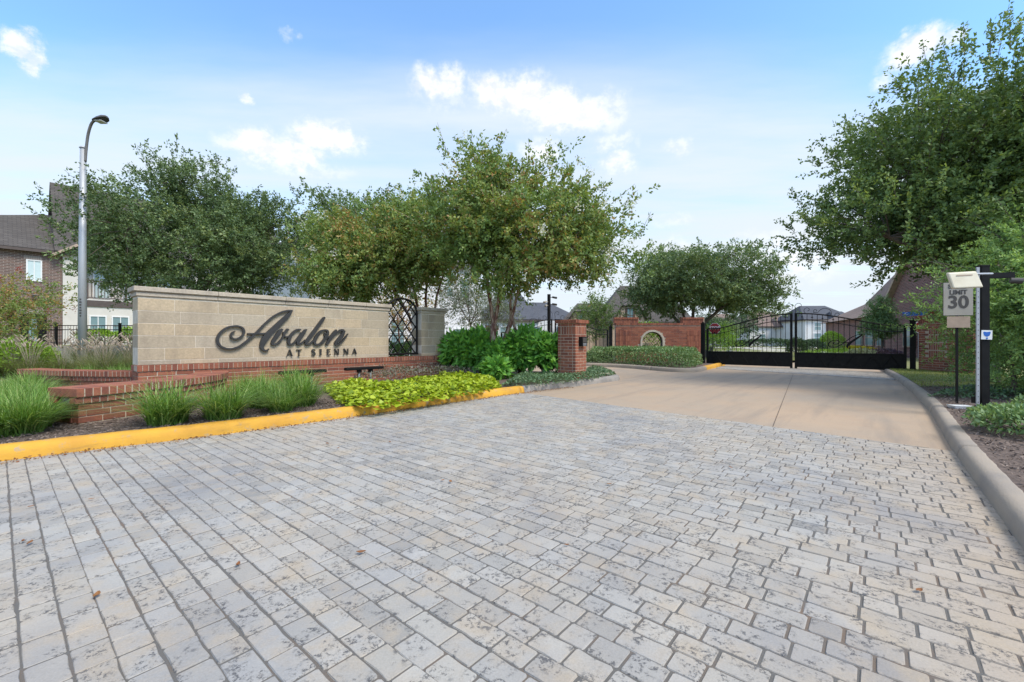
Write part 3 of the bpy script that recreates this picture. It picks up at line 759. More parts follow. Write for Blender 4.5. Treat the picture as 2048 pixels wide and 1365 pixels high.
# ironwork panel in the opening
LX0, LX1 = 4.575, 5.525; LY = .14; lm = (LX0 + LX1) / 2; lr = (LX1 - LX0) / 2
lat = MB(); zb, zs, zt = Z(.66), Z(1.72), Z(2.05)
arch = [(LX0 + .03, zb)] + [(LX0 + .03, zs)] + [(lm - (lr - .03) * math.cos(t), zs + (zt - zs) * math.sin(t)) for t in np.linspace(.15, math.pi - .15, 15)] + [(LX1 - .03, zs), (LX1 - .03, zb)]
lat.tube([(x, LY, z) for x, z in arch], .026, 6); lat.tube([(LX0, LY, zb + .02), (LX1, LY, zb + .02)], .028, 6)
panel = lat.obj('lattice_panel', 'black_metal', sign)
def arch_top(x):
    q = (x - lm) / (lr - .03); return zs + (zt - zs) * math.sqrt(max(0, 1 - q * q)) if abs(q) < 1 else zs
dw, dh = .262, .335; sl_ = dh / dw
for sg in (1, -1):
    for c in np.arange(-8, 9):
        pts = []
        for x in np.linspace(LX0 + .03, LX1 - .03, 60):
            z = zb + .02 + sg * sl_ * (x - lm) + c * dh + dh * .5
            if zb < z < arch_top(x): pts.append((x, z))
        if len(pts) > 3:
            m = MB(); m.tube([(pts[0][0], LY + .008 * sg, pts[0][1]), (pts[-1][0], LY + .008 * sg, pts[-1][1])], .0165, 5); m.obj('bar', 'black_metal', panel)
# ---- lettering: strokes of changing width (s, z, width) on the wall face
LET = {
'A':[[(1.343,1.178,0.01),(1.291,1.145,0.025),(1.274,1.085,0.032),(1.303,1.046,0.027),(1.361,1.036,0.025),(1.443,1.08,0.033),(1.485,1.154,0.036),(1.467,1.227,0.033),(1.408,1.263,0.028),(1.326,1.268,0.027),(1.222,1.239,0.032),(1.132,1.168,0.039),(1.076,1.071,0.045),(1.071,0.994,0.043),(1.11,0.916,0.034),(1.188,0.87,0.029),(1.291,0.862,0.027),(1.396,0.894,0.033),(1.503,0.973,0.036),(1.613,1.074,0.039),(1.712,1.178,0.037),(1.838,1.325,0.032),(1.981,1.463,0.03),(2.128,1.554,0.031),(2.237,1.59,0.034),(2.341,1.604,0.02)],[(2.331,1.598,0.028),(2.251,1.496,0.07),(2.128,1.37,0.089),(2.008,1.246,0.093),(1.903,1.132,0.105),(1.826,1.021,0.109),(1.787,0.924,0.082),(1.787,0.869,0.058),(1.819,0.827,0.037),(1.87,0.819,0.027),(1.909,0.854,0.013)],[(1.539,1.131,0.028),(1.687,1.135,0.031),(1.838,1.14,0.032)]],
'v':[[(2.155,1.232,0.036),(2.101,1.177,0.083),(2.034,1.077,0.088),(1.975,0.986,0.071),(1.975,0.94,0.049),(2.034,0.937,0.041),(2.114,1.007,0.042),(2.168,1.093,0.039),(2.209,1.179,0.045),(2.244,1.225,0.048),(2.271,1.209,0.028)],[(2.175,1.178,0.033),(2.175,1.121,0.036),(2.216,1.079,0.034),(2.285,1.101,0.031),(2.334,1.138,0.026)]],
'a':[[(2.505,1.225,0.035),(2.433,1.223,0.043),(2.348,1.159,0.057),(2.285,1.058,0.076),(2.271,0.971,0.071),(2.306,0.928,0.045),(2.376,0.971,0.037),(2.462,1.08,0.038),(2.519,1.169,0.032)],[(2.625,1.23,0.021),(2.585,1.207,0.065),(2.512,1.096,0.085),(2.447,0.985,0.072),(2.455,0.934,0.049),(2.519,0.956,0.035),(2.592,1.022,0.029)]],
'l':[[(2.999,1.495,0.04),(2.955,1.451,0.071),(2.832,1.28,0.085),(2.711,1.112,0.09),(2.622,0.993,0.077),(2.614,0.933,0.05),(2.681,0.94,0.039),(2.771,1.023,0.033)]],
'o':[[(3.002,1.23,0.04),(2.909,1.198,0.058),(2.817,1.083,0.079),(2.779,0.977,0.069),(2.817,0.924,0.049),(2.909,0.947,0.058),(3.002,1.046,0.075),(3.058,1.146,0.066),(3.05,1.216,0.05),(2.987,1.23,0.037)],[(3.05,1.146,0.031),(2.994,1.153,0.034),(3.002,1.1,0.037),(3.082,1.085,0.035),(3.146,1.132,0.032)]],
'n':[[(3.251,1.238,0.038),(3.194,1.171,0.076),(3.113,1.054,0.082),(3.031,0.923,0.065)],[(3.097,1.008,0.031),(3.227,1.148,0.048),(3.342,1.229,0.055),(3.417,1.227,0.059)],[(3.429,1.23,0.059),(3.375,1.119,0.091),(3.276,1.008,0.087),(3.227,0.953,0.061),(3.268,0.918,0.042),(3.359,0.976,0.039),(3.443,1.072,0.036),(3.514,1.16,0.017)]],
}
def ribbon(mb, pts, y0, y1, n=6, sx=1., sz=1.):
    P = catmull([(p[0] * sx, p[1] * sz, p[2]) for p in pts], n)
    a, b = [], []
    for i, p in enumerate(P):
        q0 = P[max(i - 1, 0)]; q1 = P[min(i + 1, len(P) - 1)]; dx, dz = q1[0] - q0[0], q1[1] - q0[1]; l = math.hypot(dx, dz) or 1
        h = max(p[2], .006) / 2
        a.append((p[0] - dz / l * h, p[1] + dx / l * h)); b.append((p[0] + dz / l * h, p[1] - dx / l * h))
    V = []
    for i in range(len(P)): V += [(a[i][0], y0, a[i][1]), (b[i][0], y0, b[i][1]), (b[i][0], y1, b[i][1]), (a[i][0], y1, a[i][1])]
    F = []
    for i in range(len(P) - 1):
        for j in range(4): F.append((i * 4 + j, i * 4 + (j + 1) % 4, i * 4 + 4 + (j + 1) % 4, i * 4 + 4 + j))
    F += [(0, 1, 2, 3), tuple(4 * (len(P) - 1) + j for j in (3, 2, 1, 0))]
    mb.add(V, F)
for ch, sts in LET.items():
    mb = MB()
    for i, st in enumerate(sts): ribbon(mb, [(s, Z(z), w_ * (1. if ch == 'A' else .8)) for s, z, w_ in st], -.05 - .0018 * i - .0006 * ord(ch) % .003, -.012)
    mb.obj('letter', 'bronze', sign, fixn=True)
# roman capitals, each glyph as strokes in a unit cell: (x0,z0)-(x1,z1), width
GL = {'A': [((.04, 0), (.48, 1), .09), ((.50, 1), (.93, 0), .19), ((.22, .36), (.76, .36), .08), ((-.04, .02), (.16, .02), .06), ((.78, .02), (1.06, .02), .06)],
      'T': [((.5, 0), (.5, 1), .20), ((.02, .96), (.98, .96), .09), ((.02, .86), (.05, .98), .08), ((.98, .86), (.95, .98), .08), ((.30, .02), (.70, .02), .06)],
      'I': [((.5, 0), (.5, 1), .34), ((.1, .02), (.9, .02), .06), ((.1, .98), (.9, .98), .06)],
      'E': [((.24, 0), (.24, 1), .24), ((.1, .96), (.9, .96), .08), ((.1, .04), (.95, .04), .08), ((.24, .52), (.75, .52), .08), ((.9, .82), (.9, .98), .08), ((.95, .02), (.95, .2), .08), ((.75, .44), (.75, .6), .07)],
      'N': [((.14, 0), (.14, 1), .09), ((.12, 1), (.86, .02), .20), ((.88, .0), (.88, 1), .09), ((-.02, .98), (.2, .98), .06), ((.0, .02), (.28, .02), .06), ((.74, .98), (1.02, .98), .06)]}
def capital(ch, x0, x1, z0, z1):
    mb = MB(); w_, h_ = x1 - x0, z1 - z0
    if ch == 'S':
        ribbon(mb, [(x0 + a * w_, z0 + b * h_, c * .10) for a, b, c in [(.92, .80, .12), (.72, .94, .12), (.42, .96, .16), (.16, .84, .22), (.18, .66, .24), (.5, .52, .26), (.82, .36, .24), (.86, .17, .22), (.6, .04, .16), (.3, .05, .12), (.08, .20, .12)]], -.036, -.01, 4)
    else:
        for i, (p, q, t) in enumerate(GL[ch]):
            a = (x0 + p[0] * w_, z0 + p[1] * h_); b = (x0 + q[0] * w_, z0 + q[1] * h_)
            ribbon(mb, [(*a, t * .105), (*b, t * .105)], -.036 - .0012 * i, -.01, 1)
    mb.obj('letter', 'bronze', sign, fixn=True)
for ch, a, b, c, d in (('A', 2.237, 2.348, .703, .833), ('T', 2.419, 2.527, .704, .833), ('S', 2.726, 2.806, .703, .833), ('I', 2.886, 2.94, .704, .833), ('E', 3.042, 3.122, .704, .833), ('N', 3.21, 3.317, .705, .833), ('N', 3.417, 3.536, .708, .833), ('A', 3.623, 3.728, .71, .833)):
    capital(ch, a, b, Z(c), Z(d))
# ---------------------------------------------------------------- low curved brick wall
def curved_wall(path, label, half, z_top, n_courses, name='brick_wall'):
    P = resample(path, .0755); base = P[0]
    root = thing(name, label, 'brick wall', (base[0], base[1], BED), 0)
    zt_ = z_top - BED
    def frame(i):
        a = P[max(i - 1, 0)]; b = P[min(i + 1, len(P) - 1)]; return math.atan2(b[1] - a[1], b[0] - a[0])
    # two rowlock courses capping the wall, bricks laid across it in two leaves
    for i, p in enumerate(P[:-1]):
        an = frame(i); px, py = p[0] - base[0], p[1] - base[1]
        for sgn in (-1, 1):
            block('brick', 'brick', .0665, half - .006, .094, (px - math.sin(an) * sgn * half / 2, py + math.cos(an) * sgn * half / 2, zt_ - .094), an, root, jit=.001)
    for i, p in enumerate(P[:-1]):
        an = frame(i); px, py = p[0] - base[0], p[1] - base[1]
        for sgn in (-1, 1):
            block('brick', 'brick', .0665, .10, .062, (px - math.sin(an) * sgn * (half - .075), py + math.cos(an) * sgn * (half - .075), zt_ - .166), an, root, jit=.001)
    for k in range(n_courses):
        z = zt_ - .166 - (k + 1) * BH
        j = (0, 2)[k % 2] if True else 0
        i = -j
        while i < len(P) - 1:
            a = max(i, 0); b = min(i + 3, len(P) - 1)
            if b > a:
                mid = ((P[a][0] + P[b][0]) / 2 - base[0], (P[a][1] + P[b][1]) / 2 - base[1]); an = math.atan2(P[b][1] - P[a][1], P[b][0] - P[a][0])
                l = math.hypot(P[b][0] - P[a][0], P[b][1] - P[a][1])
                for sgn in (-1, 1):
                    block('brick', 'brick', round(l - .01, 2), .09, BH - JT, (mid[0] - math.sin(an) * sgn * (half - .09), mid[1] + math.cos(an) * sgn * (half - .09), z), an, root, jit=.001)
            i += 3
        an = frame(0)
        for off in (-(half - .20), 0, half - .20):     # headers closing the free end
            block('brick', 'brick', .09, .125, BH - JT, (math.cos(an) * .043 - math.sin(an) * off * .66, math.sin(an) * .043 + math.cos(an) * off * .66, z), an, root)
    def ribbon_solid(hw, z0, z1, inset=.012):
        a = offset(P, hw, 1); b = offset(P, -hw, 1)
        an = frame(0)
        a[0] = (a[0][0] + math.cos(an) * inset, a[0][1] + math.sin(an) * inset); b[0] = (b[0][0] + math.cos(an) * inset, b[0][1] + math.sin(an) * inset)
        m = MB(); V = []
        for q in zip(a, b): V += [(q[0][0] - base[0], q[0][1] - base[1], z0), (q[0][0] - base[0], q[0][1] - base[1], z1), (q[1][0] - base[0], q[1][1] - base[1], z1), (q[1][0] - base[0], q[1][1] - base[1], z0)]
        F = []
        for i in range(len(P) - 1):
            for j in range(4): F.append((i * 4 + j, i * 4 + (j + 1) % 4, i * 4 + 4 + (j + 1) % 4, i * 4 + 4 + j))
        F += [(0, 1, 2, 3), tuple(4 * (len(P) - 1) + j for j in range(4))]
        m.add(V, F); m.obj('mortar_core', 'mortar', root, fixn=True)
    ribbon_solid(half - .052, -.06, zt_ - .095); ribbon_solid(half - .006, zt_ - .09, zt_ - .005, .01)
    ribbon_solid(half - .03, zt_ - .166, zt_ - .098, .01)
    return root
curved_wall(catmull([(-4.84, 4.72), (-4.70, 5.25), (-4.62, 5.8), (-4.66, 6.4), (-4.84, 6.98), (-5.10, 7.38)], 10), 'low curved red brick garden wall with rowlock top running up to the sign wall', .235, .49, 3)
curved_wall(catmull([(-8.75, 7.9), (-8.0, 7.62), (-7.2, 7.42), (-6.2, 7.32)], 8), 'low straight red brick wall behind the sign, beside the street lamp', .16, .50, 3)
# ---------------------------------------------------------------- brick gate pier with keypad
PW = .50
px0, py0 = 1.49, 10.20
pier = thing('brick_pier', 'red brick pier with projecting cap and black keypad box behind the grey kerb', 'pier', (px0, py0, BED), WROT)
# local: origin at the corner nearest the drive; local x runs back along the drive, local y away from it
m = MB(); m.box(.005, PW - .005, .005, PW - .005, -.05, 1.33); m.obj('mortar_core', 'mortar', pier)
def ring(z, h, l, st, x0=0., x1=PW, d=.08, parent=pier):
    hh = h - JT
    def run(a0, a1, fn, stagger):
        x = a0 - stagger
        while x < a1 - .02:
            a, b = max(x, a0), min(x + l - JT, a1)
            if b - a > .02: fn(a, b)
            x += l
    run(x0, x1, lambda a, b: block('brick', 'brick', round(b - a, 2), d, hh, ((a + b) / 2, x0 + d / 2, z), 0, parent, jit=.001), st)
    run(x0, x1, lambda a, b: block('brick', 'brick', round(b - a, 2), d, hh, ((a + b) / 2, x1 - d / 2, z), 0, parent, jit=.001), st)
    run(x0 + d + .008, x1 - d - .008, lambda a, b: block('brick', 'brick', d, round(b - a, 2), hh, (x0 + d / 2, (a + b) / 2, z), 0, parent, jit=.001), l / 2 - st)
    run(x0 + d + .008, x1 - d - .008, lambda a, b: block('brick', 'brick', d, round(b - a, 2), hh, (x1 - d / 2, (a + b) / 2, z), 0, parent, jit=.001), l / 2 - st)
for k in range(15): ring(.0 + k * BH, BH, BL, (k % 2) * BL / 2)
zz = 15 * BH
ring(zz, .19, .0708, 0.)                       # soldier band
ring(zz + .19, BH, BL, 0.)
zc_ = zz + .19 + BH
ring(zc_, .09, .0708, .0, -.045, PW + .045, .14)      # rowlock cap
m = MB(); m.box(-.02, PW + .02, -.02, PW + .02, zc_ + .015, zc_ + .083); m.obj('cap', 'brick', pier)
kb = MB(); kb.box(.14, .36, -.10, .0, .78, 1.0); kbo = kb.obj('keypad', 'black_metal', pier)
kb = MB(); kb.box(.16, .34, -.106, -.1005, .86, .98); kb.obj('display', 'dark_paint', kbo)
for i in range(3):
    for j in range(2):
        kb = MB(); kb.box(.175 + i * .05, .21 + i * .05, -.108, -.1005, .795 + j * .03, .815 + j * .03); kb.obj('button', 'galvanised', kbo)
# ---------------------------------------------------------------- brick wall with arched opening
AW = 3.86
aw = thing('arched_brick_wall', 'red brick wall with raised end piers and stone arched opening behind a clipped hedge', 'brick wall', (4.62, 19.35, BED), R(-1.2))
WT = 1.70; cx_, hw_, hz0, hzs = 1.62, .45, .50, .88
def ahole(x, z):
    dx = abs(x - cx_)
    if z < hz0 or dx > hw_ + .09: return False
    if z < hzs: return True
    return (dx / (hw_ + .065)) ** 2 + ((z - hzs) / .48) ** 2 < 1
jb = MB()
for k in range(24):
    z = k * BH
    if z + BH > WT - .09: break
    brick_course(aw, 0, AW, 0., z, BH, BL, .09, (k % 2) * BL / 2, joined=jb, holes=ahole)
for i in range(int(AW / .0708)): jb.box(i * .0708, i * .0708 + .06, -.02, .3, WT - .10, WT - .005, random.random())
for (a, b) in ((-.06, 1.0), (2.95, AW + .06)):           # raised end piers: rowlock cap and soldier course
    x = a
    while x < b - .05:
        jb.box(x, x + .06, -.045, .34, WT + .16, WT + .25, random.random()); jb.box(x, x + .06, -.02, .3, WT + .0, WT + .15, random.random()); x += .0708
for (a, b) in ((.16, .62), (3.15, 3.70)):                  # panels of upright bricks
    x = a
    while x < b:
        for zz in (.42, .66, .90, 1.14): jb.box(x, x + .06, -.018, .05, zz, zz + .23, random.random())
        x += .0708
o = jb.obj('brickwork', 'brick', aw, tones=True); o['kind'] = 'stuff'
mc = MB(); 
zt2 = WT - .012
pts = []
mc.box(.01, cx_ - hw_ - .05, .012, .3, -.05, zt2); mc.box(cx_ + hw_ + .05, AW - .01, .012, .3, -.05, zt2); mc.box(cx_ - hw_ - .05, cx_ + hw_ + .05, .012, .3, -.05, hz0)
segs = 14
for i in range(segs):
    t0, t1 = math.pi * i / segs, math.pi * (i + 1) / segs
    xa, xb = cx_ - (hw_ + .05) * math.cos(t0), cx_ - (hw_ + .05) * math.cos(t1)
    za, zb_ = hzs + .47 * math.sin(t0), hzs + .47 * math.sin(t1)
    mc.extr([(xa, za), (xb, zb_), (xb, zt2), (xa, zt2)], .012, .3)
for (a, b) in ((-.04, .98), (2.97, AW + .04)): mc.box(a, b, .0, .3, zt2 + .005, WT + .235)
mc.obj('mortar_core', 'mortar', aw, fixn=True)
def arch_band(mb, r_in, r_out, zr_in, zr_out, y0, y1, n=16):
    inn = [(cx_ - r_in, hz0)] + [(cx_ - r_in * math.cos(t), hzs + zr_in * math.sin(t)) for t in np.linspace(0, math.pi, n)] + [(cx_ + r_in, hz0)]
    out = [(cx_ - r_out, hz0)] + [(cx_ - r_out * math.cos(t), hzs + zr_out * math.sin(t)) for t in np.linspace(0, math.pi, n)] + [(cx_ + r_out, hz0)]
    for i in range(len(inn) - 1): mb.extr([inn[i], inn[i + 1], out[i + 1], out[i]], y0, y1)
m = MB(); arch_band(m, hw_ - .0, hw_ + .085, .43, .515, -.03, .31); m.obj('stone_surround', 'coping', aw, fixn=True)
m = MB(); m.tube([(cx_ - hw_ + .02, .15, hz0)] + [(cx_ - (hw_ - .02) * math.cos(t), .15, hzs + .41 * math.sin(t)) for t in np.linspace(0, math.pi, 14)] + [(cx_ + hw_ - .02, .15, hz0)], .022, 6); grille = m.obj('grille', 'black_metal', aw)
for sg in (1, -1):
    for c in range(-6, 7):
        pts = []
        for x in np.linspace(cx_ - hw_ + .03, cx_ + hw_ - .03, 40):
            z = hz0 + sg * 1.25 * (x - cx_) + c * .3
            q = (x - cx_) / hw_
            if hz0 < z < hzs + .41 * math.sqrt(max(0, 1 - q * q)): pts.append((x, z))
        if len(pts) > 3:
            m = MB(); m.tube([(pts[0][0], .15 + .006 * sg, pts[0][1]), (pts[-1][0], .15 + .006 * sg, pts[-1][1])], .008, 4); m.obj('bar', 'black_metal', grille)
# ---------------------------------------------------------------- right hand brick wall
rw = thing('panelled_brick_wall', 'red brick wall with upright brick panel beside the right gate post', 'brick wall', (12.50, 13.38, BED), math.atan2(-1.25, -.12))
RWL = 1.75
m = MB(); m.box(.006, RWL - .006, .006, .355, -.05, 1.58); m.box(-.03, RWL + .03, -.02, .39, 1.59, 1.67); m.obj('mortar_core', 'mortar', rw)
inpanel = lambda x, z: .36 < x < .92 and .40 < z < 1.30
for k in range(20):
    z = k * BH
    if z + BH > 1.43: break
    brick_course(rw, 0, RWL, 0., z, BH, BL, .09, (k % 2) * BL / 2, holes=inpanel)
    for yy in ((.095, .225), (.235, .36)): block('brick', 'brick', .09, yy[1] - yy[0], BH - JT, (.045, sum(yy) / 2, z), 0, rw)
x = .395
for c in range(7):
    for zz in (.41, .64, .87, 1.10): block('brick', 'brick', .060, .07, .20, (.40 + c * .0765, .037, zz), 0, rw, jit=.001)
for i in range(int(RWL / .0708)):
    block('brick', 'brick', .0605, .12, .15, (i * .0708 + .03, .045, 1.43), 0, rw)
for i in range(int((RWL + .1) / .0708)):
    block('brick', 'brick', .0605, .40, .09, (i * .0708 - .02, .15, 1.585), 0, rw)
# ---------------------------------------------------------------- iron gates and fences
def spiral(cx, cz, r0, r1, a0, a1, n=16):
    return [(cx + (r0 + (r1 - r0) * i / n) * math.cos(a0 + (a1 - a0) * i / n), cz + (r0 + (r1 - r0) * i / n) * math.sin(a0 + (a1 - a0) * i / n)) for i in range(n + 1)]
def gate_leaf(name, label, loc, rotz, Lf, flip, zh=1.50, zc=1.98, panel_top=.56, monogram=True, group=None, scrolls=True):
    """one leaf; local x runs from the hinge (0) to the meeting stile (Lf)"""
    g = thing(name, label, 'gate', loc, rotz, group)
    X = (lambda x: -x) if flip else (lambda x: x)
    def top(x):
        t = min(1, max(0, (x - .42) / (Lf - .42))); return zh + (zc - zh) * (math.sin(t * math.pi / 2) ** 1.25)
    zb0 = .07
    m = MB(); m.box(*sorted((X(0.), X(.07))), -.035, .035, zb0, top(0)); m.obj('hinge_stile', 'black_metal', g)
    m = MB(); m.box(*sorted((X(Lf - .07), X(Lf))), -.035, .035, zb0 - .05, top(Lf) + .02); m.obj('meeting_stile', 'black_metal', g)
    xs = np.linspace(.03, Lf - .03, 26)
    m = MB(); m.tube([(X(x), 0, top(x)) for x in xs], .024, 6); m.obj('top_rail', 'black_metal', g)
    m = MB(); m.tube([(X(x), 0, top(x) - .20 - .03 * (x / Lf)) for x in xs], .014, 5); m.obj('rail', 'black_metal', g)
    if panel_top:
        m = MB(); m.box(*sorted((X(.07), X(Lf - .07))), -.012, .012, zb0, panel_top); p = m.obj('panel', 'black_metal', g)
        m = MB(); m.box(*sorted((X(.07), X(Lf - .07))), -.03, .03, panel_top, panel_top + .035); m.obj('rail', 'black_metal', g)
        for k in range(int((Lf - .2) / .48)):
            a = .12 + k * .48
            for (q0, q1) in (((a, zb0 + .04), (a + .24, panel_top - .04)), ((a + .24, panel_top - .04), (a + .48, zb0 + .04))):
                if a + .48 > Lf - .1: continue
                m = MB(); m.tube([(X(q0[0]), -.014, q0[1]), (X(q1[0]), -.014, q1[1])], .010, 4); m.obj('rib', 'black_metal', p)
        z0 = panel_top + .03
    else:
        m = MB(); m.box(*sorted((X(.05), X(Lf - .05))), -.02, .02, .14, .18); m.obj('rail', 'black_metal', g); z0 = .08
    npk = int((Lf - .14) / .148)
    for i in range(1, npk):
        x = .07 + (Lf - .14) * i / npk
        m = MB(); m.tube([(X(x), 0, z0), (X(x), 0, top(x))], .0095, 5); o = m.obj('picket', 'black_metal', g)
        if i % 2 == 0 and x > .5 * Lf:
            zz = top(x) - .12; s = .04
            k = MB(); k.extr([(X(x) + s * (1 if j % 2 == 0 else .4) * math.cos(j * math.pi / 4), zz + 1.3 * s * (1 if j % 2 == 0 else .4) * math.sin(j * math.pi / 4)) for j in range(8)], -.014, .014); k.obj('knot', 'black_metal', o)
    if scrolls:
        c = []
        zt = top(Lf)
        c.append([(Lf - .02, zt + .02)] + [(Lf - .02 + .0, zt + .12)] + spiral(Lf - .13, zt + .27, .13, .035, -.35, 4.9, 18))
        c.append([(Lf - .16, zt + .01)] + spiral(Lf - .38, top(Lf - .38) + .13, .12, .03, -1.1, 4.6, 16))
        c.append(spiral(Lf - .62, top(Lf - .62) + .12, .07, .02, -1.2, 4.2, 12))
        c.append([(Lf - .55, top(Lf - .55) + .05)] + spiral(Lf - .88, top(Lf - .88) + .03, .20, .20, .35, 2.7, 12) + spiral(Lf - 1.0, top(Lf - 1.0) + .05, .07, .02, 2.8, 7.6, 10))
        c.append(spiral(Lf - 1.24, top(Lf - 1.24) + .07, .085, .02, -.4, 4.9, 14))
        for pts in c:
            m = MB(); m.tube([(X(x), 0, z) for x, z in pts], .0085, 5); m.obj('scroll', 'black_metal', g)
    if monogram:
        A = LET['A']; xs_ = [p[0] for st in A for p in st]; zs_ = [p[1] for st in A for p in st]; k = .92 / (max(xs_) - min(xs_)); m = MB()
        ox = Lf * .36 if not flip else Lf * .36 + .92
        for i, st in enumerate(A):
            ribbon(m, [((ox + (p[0] - min(xs_)) * k) if not flip else (-ox + (p[0] - min(xs_)) * k), .76 + (p[1] - min(zs_)) * k * .82, max(.012, p[2] * k)) for p in st], -.026 - .0015 * i, -.012, 4)
        m.obj('monogram', 'black_metal', g, fixn=True)
    return g
def post(name, label, loc, ht, wd=.13, group=None, rotz=0.):
    g = thing(name, label, 'post', loc, rotz, group)
    m = MB(); m.box(-wd / 2, wd / 2, -wd / 2, wd / 2, 0, ht); m.obj('shaft', 'black_metal', g)
    m = MB(); m.box(-wd * .6, wd * .6, -wd * .6, wd * .6, ht, ht + .03); m.prism([(-.03, -.03), (.03, -.03), (.03, .03), (-.03, .03)], ht + .03, ht + .06); m.tube([(0, 0, ht + .05), (0, 0, ht + .075), (0, 0, ht + .10)], [.025, .035, .008], 8); m.obj('cap', 'black_metal', g)
    return g
gl = Vector((7.80, 17.76, 0)); gr = Vector((12.43, 13.49, 0)); gd = (gr - gl).normalized(); grot = math.atan2(gd.y, gd.x); GLn = (gr - gl).length
post('gate_post', 'black steel gate post beside the arched brick wall', gl, 1.70, .14, rotz=grot)
post('gate_post', 'black steel gate post beside the panelled brick wall', gr, 1.62, .14, rotz=grot)
a = gl + gd * .14; b = gr - gd * .14; half = ((b - a).length - .07) / 2
gate_leaf('iron_gate', 'black iron entrance gate leaf with scrolls and script A, stop sign hung on it', a, grot, half, False)
gate_leaf('iron_gate', 'black iron entrance gate leaf with scrolls, hinged beside the panelled brick wall', b, grot, half, True)
# exit gate behind the pier
el_ = Vector((-.62, 20.3, 0)); er_ = Vector((4.42, 19.5, 0)); ed = (er_ - el_).normalized(); erot = math.atan2(ed.y, ed.x)
post('gate_post', 'black steel post where the exit gate meets the arched brick wall', er_, 1.62, .13, rotz=erot)
hl = ((er_ - el_).length - .3) / 2
gate_leaf('iron_gate', 'black iron exit gate leaf curving up behind the crape myrtle trunks', el_ + ed * .1, erot, hl, False, zh=1.40, zc=1.98, panel_top=.45, monogram=True)
gate_leaf('iron_gate', 'black iron exit gate leaf between the keypad pier and the arched brick wall', er_ - ed * .1, erot, hl, True, zh=1.50, zc=1.98, panel_top=.45)
def fence(name, label, p0, p1, z0, ht, n_post, pk=.115, group=None, skip_first=False):
    p0 = Vector(p0); p1 = Vector(p1); d = (p1 - p0); Ln = d.length
    g = thing(name, label, 'fence', (p0.x, p0.y, z0), math.atan2(d.y, d.x), group)
    for z in (ht - .03, ht - .20, .12):
        m = MB(); m.box(0, Ln, -.016, .016, z - .016, z + .016); m.obj('rail', 'black_metal', g)
    pm = MB(); pm.tube([(0, 0, .03), (0, 0, ht - .03)], .009, 4); pmesh = pm.mesh('picket', 'black_metal')
    for i in range(1, int(Ln / pk)):
        o = link(bpy.data.objects.new('picket', pmesh), g); o.location = (i * pk, 0, 0)
    for i in range(n_post + 1):
        m = MB(); x = Ln * i / n_post; m.box(x - .035, x + .035, -.037, .037, 0, ht + .05); m.prism([(x - .045, -.045), (x + .045, -.045), (x + .045, .045), (x - .045, .045)], ht + .05, ht + .075); m.obj('post', 'black_metal', g)
    return g
# raised terrace wall on the left with its fence
rwall = MB(); rwall.box(-32, -13.3, 17.6, 17.9, 0, .80); o = rwall.obj('retaining_wall', 'driveway'); tag(o, 'low grey concrete retaining wall under the black fence', 'wall')
fence('iron_fence', 'black picket fence on the grey retaining wall before the two storey house', (-26.4, 17.75, 0), (-13.4, 17.75, 0), .80, .86, 5)
fence('iron_fence', 'black picket fence seen beyond the lattice panel of the sign', (-8.5, 21.6, 0), (-2.35, 20.9, 0), BED, 1.2, 3)
# distant piers of the exit side
def far_pier(name, label, loc, w_, h_):
    g = thing(name, label, 'pier', loc, WROT * .2); jb = MB()
    for k in range(int((h_ - .2) / BH)):
        z = k * BH
        for (x0_, x1_, y0_, y1_) in ((0, w_, 0, .09), (0, .09, .095, w_)):
            if y1_ < .1:
                x = x0_ - (k % 2) * .12
                while x < x1_ - .02:
                    jb.box(max(x, 0), min(x + .235, w_), y0_, y1_, z, z + .06, random.random()); x += .245
            else: jb.box(x0_, x1_, y0_, y1_, z, z + .06, random.random()); 
        jb.box(w_ - .09, w_, .095, w_, z, z + .06, random.random())
    zt_ = int((h_ - .2) / BH) * BH
    x = -.05
    while x < w_ + .02: jb.box(x, x + .06, -.05, w_ + .05, zt_ + .1, zt_ + .19, random.random()); jb.box(x + .01, x + .065, -.01, w_, zt_, zt_ + .095, random.random()); x += .0708
    o = jb.obj('brickwork', 'brick', g, tones=True); o['kind'] = 'stuff'
    m = MB(); m.box(.012, w_ - .012, .012, w_ - .012, 0, zt_ + .09); m.obj('mortar_core', 'mortar', g)
far_pier('brick_pier', 'short red brick pier at the end of the picket fence', (-2.3, 20.7, BED), .64, 1.30)
far_pier('brick_pier', 'taller red brick pier carrying the exit gate, behind the crape myrtle', (-1.12, 20.1, BED), .44, 1.62)
# ---------------------------------------------------------------- signs
def text_mesh(name, txt, size, mat, ext=.002):
    cu = bpy.data.curves.new(name, 'FONT'); cu.offset = size * .022; cu.body = txt; cu.size = size; cu.align_x = 'CENTER'; cu.align_y = 'CENTER'; cu.extrude = ext; cu.resolution_u = 4
    o = bpy.data.objects.new(name, cu); C.objects.link(o); bpy.context.view_layer.update()
    me = bpy.data.meshes.new_from_object(o.evaluated_get(bpy.context.evaluated_depsgraph_get())); C.objects.unlink(o); bpy.data.objects.remove(o); bpy.data.curves.remove(cu)
    me.materials.clear(); me.materials.append(MATS[mat]); me.name = name
    return me
def put_text(txt, size, mat, loc, parent, name='lettering', bold=1.0, sx=1.0):
    o = link(bpy.data.objects.new(name, text_mesh(name, txt, size, mat)), parent)
    o.location = loc; o.rotation_euler = (R(90), 0, 0); o.scale = (sx, 1, 1); return o
def octo(r): return [(r * math.cos(R(22.5 + 45 * i)), r * math.sin(R(22.5 + 45 * i))) for i in range(8)]
ss = thing('stop_sign', 'red octagonal stop sign hung on the left entrance gate leaf', 'stop sign', a + gd * .30 + Vector((0, 0, 1.50)), grot)
m = MB(); m.extr(octo(.235), .038, .044); m.obj('border', 'white_paint', ss)
